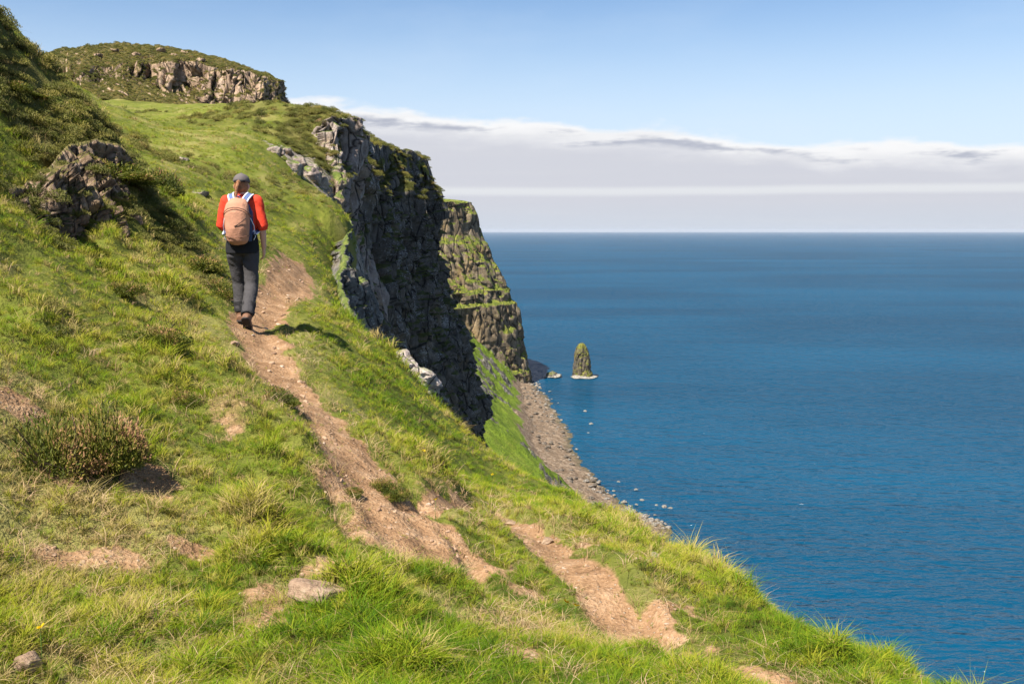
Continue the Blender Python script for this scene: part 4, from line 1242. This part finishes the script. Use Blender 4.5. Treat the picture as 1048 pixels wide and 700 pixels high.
# ------------------------------------------------------------------ pebbles on the trails
def pebbles():
    x, y, R, r = polar_points(60000, 2.5, 22, -30, 25, 91)
    s = soil_mask(x, y); k_ = (s > .55) & (r.uniform(size=len(x)) < .10)
    x, y, R = x[k_], y[k_], R[k_]; n = len(x); z = H(x, y)
    scl = r.uniform(.4, 1.0, n) ** 2 * np.clip(R / 6, .7, 2) * .022
    rot = np.stack([r.normal(0, .3, n), r.normal(0, .3, n), r.uniform(0, 6.28, n)], -1)
    protos = [stone_mesh(800 + i, (1, .8, .55), sub=2, rough=.05) for i in range(4)]
    m, k, b, out = new_mat("trail pebbles")
    c = k.ramp(k.attr("tint", 'INSTANCER'), [(0, (.16, .09, .05)), (.5, (.33, .21, .13)), (.85, (.30, .20, .125)), (1, (.37, .28, .21))])
    k.put(b.inputs['Base Color'], c); b.inputs['Roughness'].default_value = .9
    add_inst_points("pebbles", np.stack([x, y, z], -1), rot, scl, r.integers(0, 4, n), r.uniform(0, 1, n), protos, m, "loose earth crumbs and pebbles on the bare trails", "pebbles")
    print("pebbles", n)


pebbles()
#@@PART3
# ------------------------------------------------------------------ the hiker
def remesh(name, bm, voxel, smooth_it=4, fold=None):
    me = bpy.data.meshes.new(name); bmesh.ops.recalc_face_normals(bm, faces=bm.faces); bm.to_mesh(me); bm.free()
    t = bpy.data.objects.new(name, me); COL.objects.link(t)
    md = t.modifiers.new("r", 'REMESH'); md.mode = 'VOXEL'; md.voxel_size = voxel
    ms = t.modifiers.new("s", 'SMOOTH'); ms.iterations = smooth_it; ms.factor = .5
    dg = bpy.context.evaluated_depsgraph_get(); dg.update()
    out = bpy.data.meshes.new_from_object(t.evaluated_get(dg))
    bpy.data.objects.remove(t); bpy.data.meshes.remove(me)
    out.name = name
    if fold is not None:
        n = len(out.vertices); co = np.empty(n * 3, np.float32); out.vertices.foreach_get("co", co); co = co.reshape(-1, 3)
        no = np.empty(n * 3, np.float32); out.vertices.foreach_get("normal", no); no = no.reshape(-1, 3)
        amp, sx_, sz_ = fold
        d = amp * fbm(co[:, 0] * sx_, co[:, 1] * sx_, co[:, 2] * sz_ + co[:, 0] * sz_ * .6, o=3)
        out.vertices.foreach_set("co", (co + no * d[:, None]).ravel()); out.update()
    return out


def ball(bm, c, r, seg=16):
    m = Matrix.Translation(c) @ Matrix.Diagonal((r[0], r[1], r[2], 1))
    bmesh.ops.create_uvsphere(bm, u_segments=seg, v_segments=seg // 2 + 2, radius=1, matrix=m)


def hiker():
    skin = fabric_mat("skin", (0.52, 0.30, 0.22), .55, .08, 20, .05)
    red = fabric_mat("red shirt", (0.62, 0.045, 0.018), .85, .18, 18, .3)
    grey = fabric_mat("grey trousers", (0.050, 0.046, 0.047), .9, .3, 14, .5)
    dkgrey = fabric_mat("dark knee panels", (0.020, 0.019, 0.020), .9, .25, 14, .5)
    black = fabric_mat("black top", (0.012, 0.012, 0.014), .9, .2)
    capm = fabric_mat("grey cap", (0.105, 0.088, 0.084), .9, .2)
    hairm = fabric_mat("auburn hair", (0.24, 0.105, 0.045), .5, .5, 60, .8, 160)
    boot = fabric_mat("brown boots", (0.15, 0.075, 0.042), .7, .35)
    sole = fabric_mat("boot soles", (0.035, 0.03, 0.028), .9, .3)
    salmon = fabric_mat("salmon pack cloth", (0.40, 0.195, 0.120), .85, .16, 9, .5)
    salmond = fabric_mat("pack seams", (0.20, 0.10, 0.065), .8, .1)
    blue = fabric_mat("slate blue webbing", (0.085, 0.12, 0.24), .8, .2)
    white = fabric_mat("pale webbing edge", (0.62, 0.63, 0.68), .8, .1)
    navy = fabric_mat("navy side cloth", (0.03, 0.045, 0.10), .85, .2)
    p = P(250.5, 329, 11.0); gz = float(H(P(256, 329, 11.0)[0], 11.0)[0])
    root = empty("person", (p[0], p[1], gz + .005), 0.04, "person in red top, grey cap and dark trousers walking away along the cliff path", "person")
    V = Vector
    fz = lambda dx, dy: max(-.1, min(.16, float(H(p[0] + dx, p[1] + dy)[0]) - gz))
    hipL, hipR = V((-.085, .0, .90)), V((.085, 0, .90)); knL, knR = V((-.070, .085, .49)), V((.10, -.055, .475)); anL, anR = V((-.05, .06, .088 + fz(-.05, .12))), V((.095, -.30, .140 + fz(.095, -.18)))
    shL, shR = V((-.165, .015, 1.385)), V((.165, .015, 1.385)); elL, elR = V((-.225, .03, 1.12)), V((.225, -.01, 1.115)); wrL, wrR = V((-.175, .23, 1.06)), V((.222, .05, .875))
    # --- body
    bm = bmesh.new()
    ball(bm, (0, .045, 1.555), (.074, .092, .112), 24); ball(bm, (0, .085, 1.50), (.052, .062, .055))
    ball(bm, (0, .138, 1.535), (.013, .02, .02), 10); ball(bm, (-.076, .04, 1.545), (.012, .022, .032), 10); ball(bm, (.076, .04, 1.545), (.012, .022, .032), 10)
    tube(bm, [(0, .012, 1.36), (0, .02, 1.44), (0, .035, 1.53)], [.07, .053, .05], 16)
    tube(bm, [(0, 0, .84), (0, 0, .93), (0, .005, 1.06), (0, .01, 1.20), (0, .01, 1.33), (0, .01, 1.40)], [.13, .155, .125, .145, .165, .10], 20, (1, 0, 0), [.09, .105, .085, .10, .095, .06])
    for a, b, c, d in ((shL, elL, wrL, V((-.10, .30, 1.08))), (shR, elR, wrR, V((.215, .085, .80)))):
        tube(bm, [a, (a + b) / 2, b, (b * .6 + c * .4), c], [.052, .043, .037, .037, .025], 14)
        ball(bm, a, (.055, .055, .055))
        dr = (d - c).normalized(); pal = c + dr * .05
        tube(bm, [c, c + dr * .03, c + dr * .085], [.024, .036, .036], 12, (0, 1, 0) if a is shR else (0, 0, 1), [.02, .018, .015])
        sd = V((0, 1, 0)) if a is shR else V((0, 0, 1))
        cu = V((-1, 0, 0)) if a is shR else V((.2, -1, 0))
        for j, L in enumerate((.066, .078, .072, .056)):
            b0 = c + dr * .08 + sd * (.027 - .018 * j)
            tube(bm, [b0 - dr * .02, b0, b0 + dr * L * .5 + cu * L * .1, b0 + dr * L * .8 + cu * L * .42, b0 + dr * L * .85 + cu * L * .62], [.009, .0088, .0082, .0075, .006], 8)
        b0 = c + dr * .025 + sd * .028
        tube(bm, [b0 - sd * .015, b0 + sd * .018 + dr * .02, b0 + sd * .025 + dr * .048 + cu * .012, b0 + sd * .02 + dr * .068 + cu * .02], [.012, .0105, .0095, .007], 8)
    for h_, kn, an in ((hipL, knL, anL), (hipR, knR, anR)):
        tube(bm, [h_, (h_ + kn) / 2, kn, kn * .65 + an * .35, an], [.078, .066, .05, .05, .034], 14)
        ft = V((0, 1, 0)) if an is anL else V((0, .72, -.69))
        tube(bm, [an - ft * .03 - V((0, 0, .03)), an + ft * .06 - V((0, 0, .04)), an + ft * .15 - V((0, 0, .05))], [.03, .036, .03], 12, (1, 0, 0), [.03, .025, .016])
    body = link_mesh("body", remesh("body", bm, .0065, 2), skin, root)
    for s in (-1, 1):
        bm = bmesh.new(); ball(bm, (s * .03, .128, 1.57), (.011, .009, .008), 10); me = bpy.data.meshes.new("eye"); bm.to_mesh(me); bm.free(); link_mesh("eye", me, fabric_mat("eye", (.5, .5, .5)), root)
    # --- shirt
    bm = bmesh.new()
    tube(bm, [(0, 0, 1.0), (0, .003, 1.08), (0, .008, 1.2), (0, .01, 1.31), (0, .012, 1.385), (0, .015, 1.42), (0, .022, 1.455)], [.158, .155, .168, .19, .18, .115, .066], 28, (1, 0, 0), [.115, .115, .125, .122, .105, .085, .062])
    for a, b, c in ((shL, elL, wrL), (shR, elR, wrR)):
        ball(bm, a, (.066, .07, .068)); tube(bm, [a + V((0, 0, .01)), (a + b) / 2, b + (b - a) * .02, b * .86 + c * .14], [.066, .066, .062, .058], 16)
    link_mesh("shirt", remesh("shirt", bm, .009, 4, (.008, 9, 16)), red, root)
    # --- black hem
    bm = bmesh.new(); tube(bm, [(0, -.002, .815), (0, 0, .90), (0, 0, 1.0), (0, 0, 1.06)], [.182, .180, .166, .15], 28, (1, 0, 0), [.138, .136, .12, .10])
    link_mesh("undershirt", remesh("undershirt", bm, .01, 3, (.006, 8, 9)), black, root)
    # --- trousers
    bm = bmesh.new()
    tube(bm, [(0, 0, .80), (0, 0, .88), (0, 0, .96)], [.155, .165, .158], 26, (1, 0, 0), [.108, .12, .11])
    for h_, kn, an in ((hipL, knL, anL), (hipR, knR, anR)):
        tube(bm, [h_ + V((0, 0, .03)), h_ - V((0, 0, .10)), (h_ + kn) / 2, kn, kn * .6 + an * .4, an + V((0, .0, .03))], [.088, .093, .084, .074, .074, .064], 18)
    link_mesh("trousers", remesh("trousers", bm, .009, 3, (.011, 10, 14)), grey, root)
    # darker lower-leg panels
    for kn, an in ((knL, anL), (knR, anR)):
        bm = bmesh.new(); tube(bm, [kn * .42 + an * .58, kn * .25 + an * .75, an + V((0, 0, .018))], [.078, .075, .070], 18)
        link_mesh("gaiter", remesh("gaiter", bm, .009, 3, (.010, 11, 22)), dkgrey, root)
    # --- boots
    for an in (anL, anR):
        left = an is anL
        ft = V((0, 1, 0)) if left else V((0, .70, -.71)); up = V((0, 0, 1)) if left else V((0, .71, .70))
        bm = bmesh.new()
        tube(bm, [an + up * .06, an + up * .01, an - up * .035], [.052, .053, .05], 16, (1, 0, 0), [.056, .062, .064])
        c0 = an - up * .045
        tube(bm, [c0 - ft * .075, c0 - ft * .05, c0 + ft * .02, c0 + ft * .10, c0 + ft * .16, c0 + ft * .19], [.03, .046, .047, .05, .043, .02], 16, (1, 0, 0), [.028, .038, .045, .034, .027, .015])
        bo = link_mesh("boot", remesh("boot", bm, .007, 3), boot, root)
        bm = bmesh.new(); c1 = an - up * .078
        tube(bm, [c1 - ft * .085, c1 - ft * .06, c1 + ft * .02, c1 + ft * .10, c1 + ft * .165, c1 + ft * .20], [.025, .047, .044, .052, .044, .018], 16, (1, 0, 0), [.011, .014, .012, .012, .012, .008])
        link_mesh("sole", remesh("sole", bm, .006, 1), sole, bo)
    # --- hair and cap
    bm = bmesh.new(); ball(bm, (0, .028, 1.555), (.080, .086, .095), 20); ball(bm, (-.008, -.03, 1.525), (.045, .04, .05)); ball(bm, (-.012, -.055, 1.585), (.032, .03, .03))
    hair = link_mesh("hair", remesh("hair", bm, .008, 2, (.006, 30, 30)), hairm, root)
    bm = bmesh.new()
    pts = [V((-.012, -.07, 1.57)), V((-.02, -.095, 1.53)), V((-.028, -.10, 1.48)), V((-.03, -.105, 1.42)), V((-.026, -.13, 1.37)), V((-.018, -.19, 1.325)), V((-.010, -.215, 1.285)), V((-.006, -.22, 1.25))]
    for q in range(len(pts) - 1):
        for t in (0, .5):
            c = pts[q].lerp(pts[q + 1], t); ball(bm, c, (.021 - .0014 * q, .02 - .0012 * q, .024), 10)
    link_mesh("braid", remesh("braid", bm, .006, 1, (.003, 40, 60)), hairm, root)
    bm = bmesh.new(); ball(bm, (0, .04, 1.60), (.090, .108, .088), 24)
    for v in [v for v in bm.verts if v.co.z < 1.592 - (v.co.y - .04) * .05]: v.co.z = 1.592 - (v.co.y - .04) * .05
    capo = link_mesh("cap", remesh("cap", bm, .007, 2, (.003, 12, 12)), capm, root)
    bm = bmesh.new(); tube(bm, [(0, .12, 1.60), (0, .16, 1.60), (0, .20, 1.592), (0, .225, 1.585)], [.085, .082, .066, .03], 18, (1, 0, 0), [.008, .006, .006, .004])
    link_mesh("brim", remesh("brim", bm, .006, 1), capm, capo)
    bm = bmesh.new(); tube(bm, [(-.06, -.045, 1.60), (-.03, -.064, 1.602), (0, -.068, 1.602), (.03, -.064, 1.602), (.06, -.045, 1.60)], [.012] * 5, 8, (0, 0, 1), [.004] * 5)
    me = bpy.data.meshes.new("cap_strap"); bm.to_mesh(me); bm.free(); link_mesh("cap_strap", me, dkgrey, capo)
    bm = bmesh.new(); ball(bm, (0, .045, 1.69), (.011, .011, .007), 10); me = bpy.data.meshes.new("button"); bm.to_mesh(me); bm.free(); link_mesh("button", me, capm, capo)
    # --- backpack (a thing of its own)
    bp = empty("backpack", root.location + Vector((0, 0, .98)), .04, "salmon pink roll top backpack with blue and white straps on the hiker's back", "backpack")
    def PK(x, y, z): return V((x, y, z - .98))
    def PB(x, y, z): return V((x * .88 * (1 - .10 * (z - 1.1)), y, .93 + (z - .955) * 1.09 - .98))
    bm = bmesh.new()
    tube(bm, [PB(0, -.19, .955), PB(0, -.205, .985), PB(0, -.215, 1.10), PB(0, -.21, 1.25), PB(0, -.19, 1.33), PB(0, -.165, 1.375), PB(0, -.15, 1.39)], [.090, .116, .129, .136, .122, .094, .07], 30, (1, 0, 0), [.055, .085, .105, .095, .075, .045, .02])
    bag = link_mesh("bag", remesh("bag", bm, .009, 4, (.013, 9, 7)), salmon, bp)
    # lid edge, a curved seam standing off the bag; diagonal zip; side cloth
    def strap(name, pts, w, th, m, par, side=(0, 0, 1)):
        b_ = bmesh.new(); tube(b_, pts, [w] * len(pts), 10, side, [th] * len(pts)); me_ = bpy.data.meshes.new(name); b_.to_mesh(me_); b_.free()
        return link_mesh(name, me_, m, par)
    arc = [PB(-.165, -.20, 1.215), PB(-.145, -.268, 1.262), PB(-.09, -.296, 1.293), PB(-.02, -.303, 1.305), PB(.05, -.302, 1.30), PB(.105, -.29, 1.285), PB(.15, -.26, 1.255), PB(.168, -.20, 1.215)]
    strap("lid_seam", arc, .006, .004, salmond, bag)
    strap("zip", [PB(.125, -.285, 1.20), PB(.08, -.309, 1.165), PB(.03, -.318, 1.135), PB(-.01, -.321, 1.12)], .004, .004, dkgrey, bag)
    strap("bottom_seam", [PB(-.15, -.22, 1.03), PB(-.10, -.29, 1.02), PB(0, -.314, 1.015), PB(.10, -.29, 1.02), PB(.15, -.22, 1.03)], .004, .003, salmond, bag)
    for s in (-1, 1):
        bm = bmesh.new(); tube(bm, [PK(s * .104, -.13, .95), PK(s * .115, -.14, 1.10), PK(s * .118, -.14, 1.26), PK(s * .09, -.12, 1.35)], [.03, .034, .034, .022], 14, (1, 0, 0), [.06, .07, .065, .04])
        link_mesh("side_panel", remesh("side_panel", bm, .009, 2, (.004, 10, 10)), navy, bp)
        pts = [PK(s * .060, -.155, 1.352), PK(s * .078, -.115, 1.405), PK(s * .098, -.06, 1.446), PK(s * .106, .01, 1.462), PK(s * .110, .08, 1.44), PK(s * .12, .128, 1.36), PK(s * .145, .135, 1.25), PK(s * .165, .10, 1.14), PK(s * .17, .0, 1.06), PK(s * .155, -.12, 1.03)]
        b_ = bmesh.new(); tube(b_, pts, [.029] * len(pts), 12, (1, .0, .45 * -s), [.009] * len(pts)); me_ = bpy.data.meshes.new("shoulder_strap"); b_.to_mesh(me_); b_.free()
        st = link_mesh("shoulder_strap", me_, blue, bp)
        for e_ in (-1, 1):
            b_ = bmesh.new(); tube(b_, [q + V((e_ * .0265, -.004, e_ * -.010 * s + .0075)) for q in pts], [.0085] * len(pts), 8, (1, 0, .45 * -s), [.0065] * len(pts)); me_ = bpy.data.meshes.new("piping"); b_.to_mesh(me_); b_.free(); link_mesh("piping", me_, white, st)
        strap("load_strap", [PK(s * .138, -.20, 1.20), PK(s * .163, -.15, 1.12), PK(s * .166, -.10, 1.0), PK(s * .150, -.12, .965)], .009, .004, white, bp, (0, 1, 0))
    strap("haul_loop", [PK(-.028, -.15, 1.385), PK(-.022, -.14, 1.425), PK(0, -.135, 1.44), PK(.022, -.14, 1.425), PK(.028, -.15, 1.385)], .008, .004, blue, bp, (0, 1, 0))


hiker()
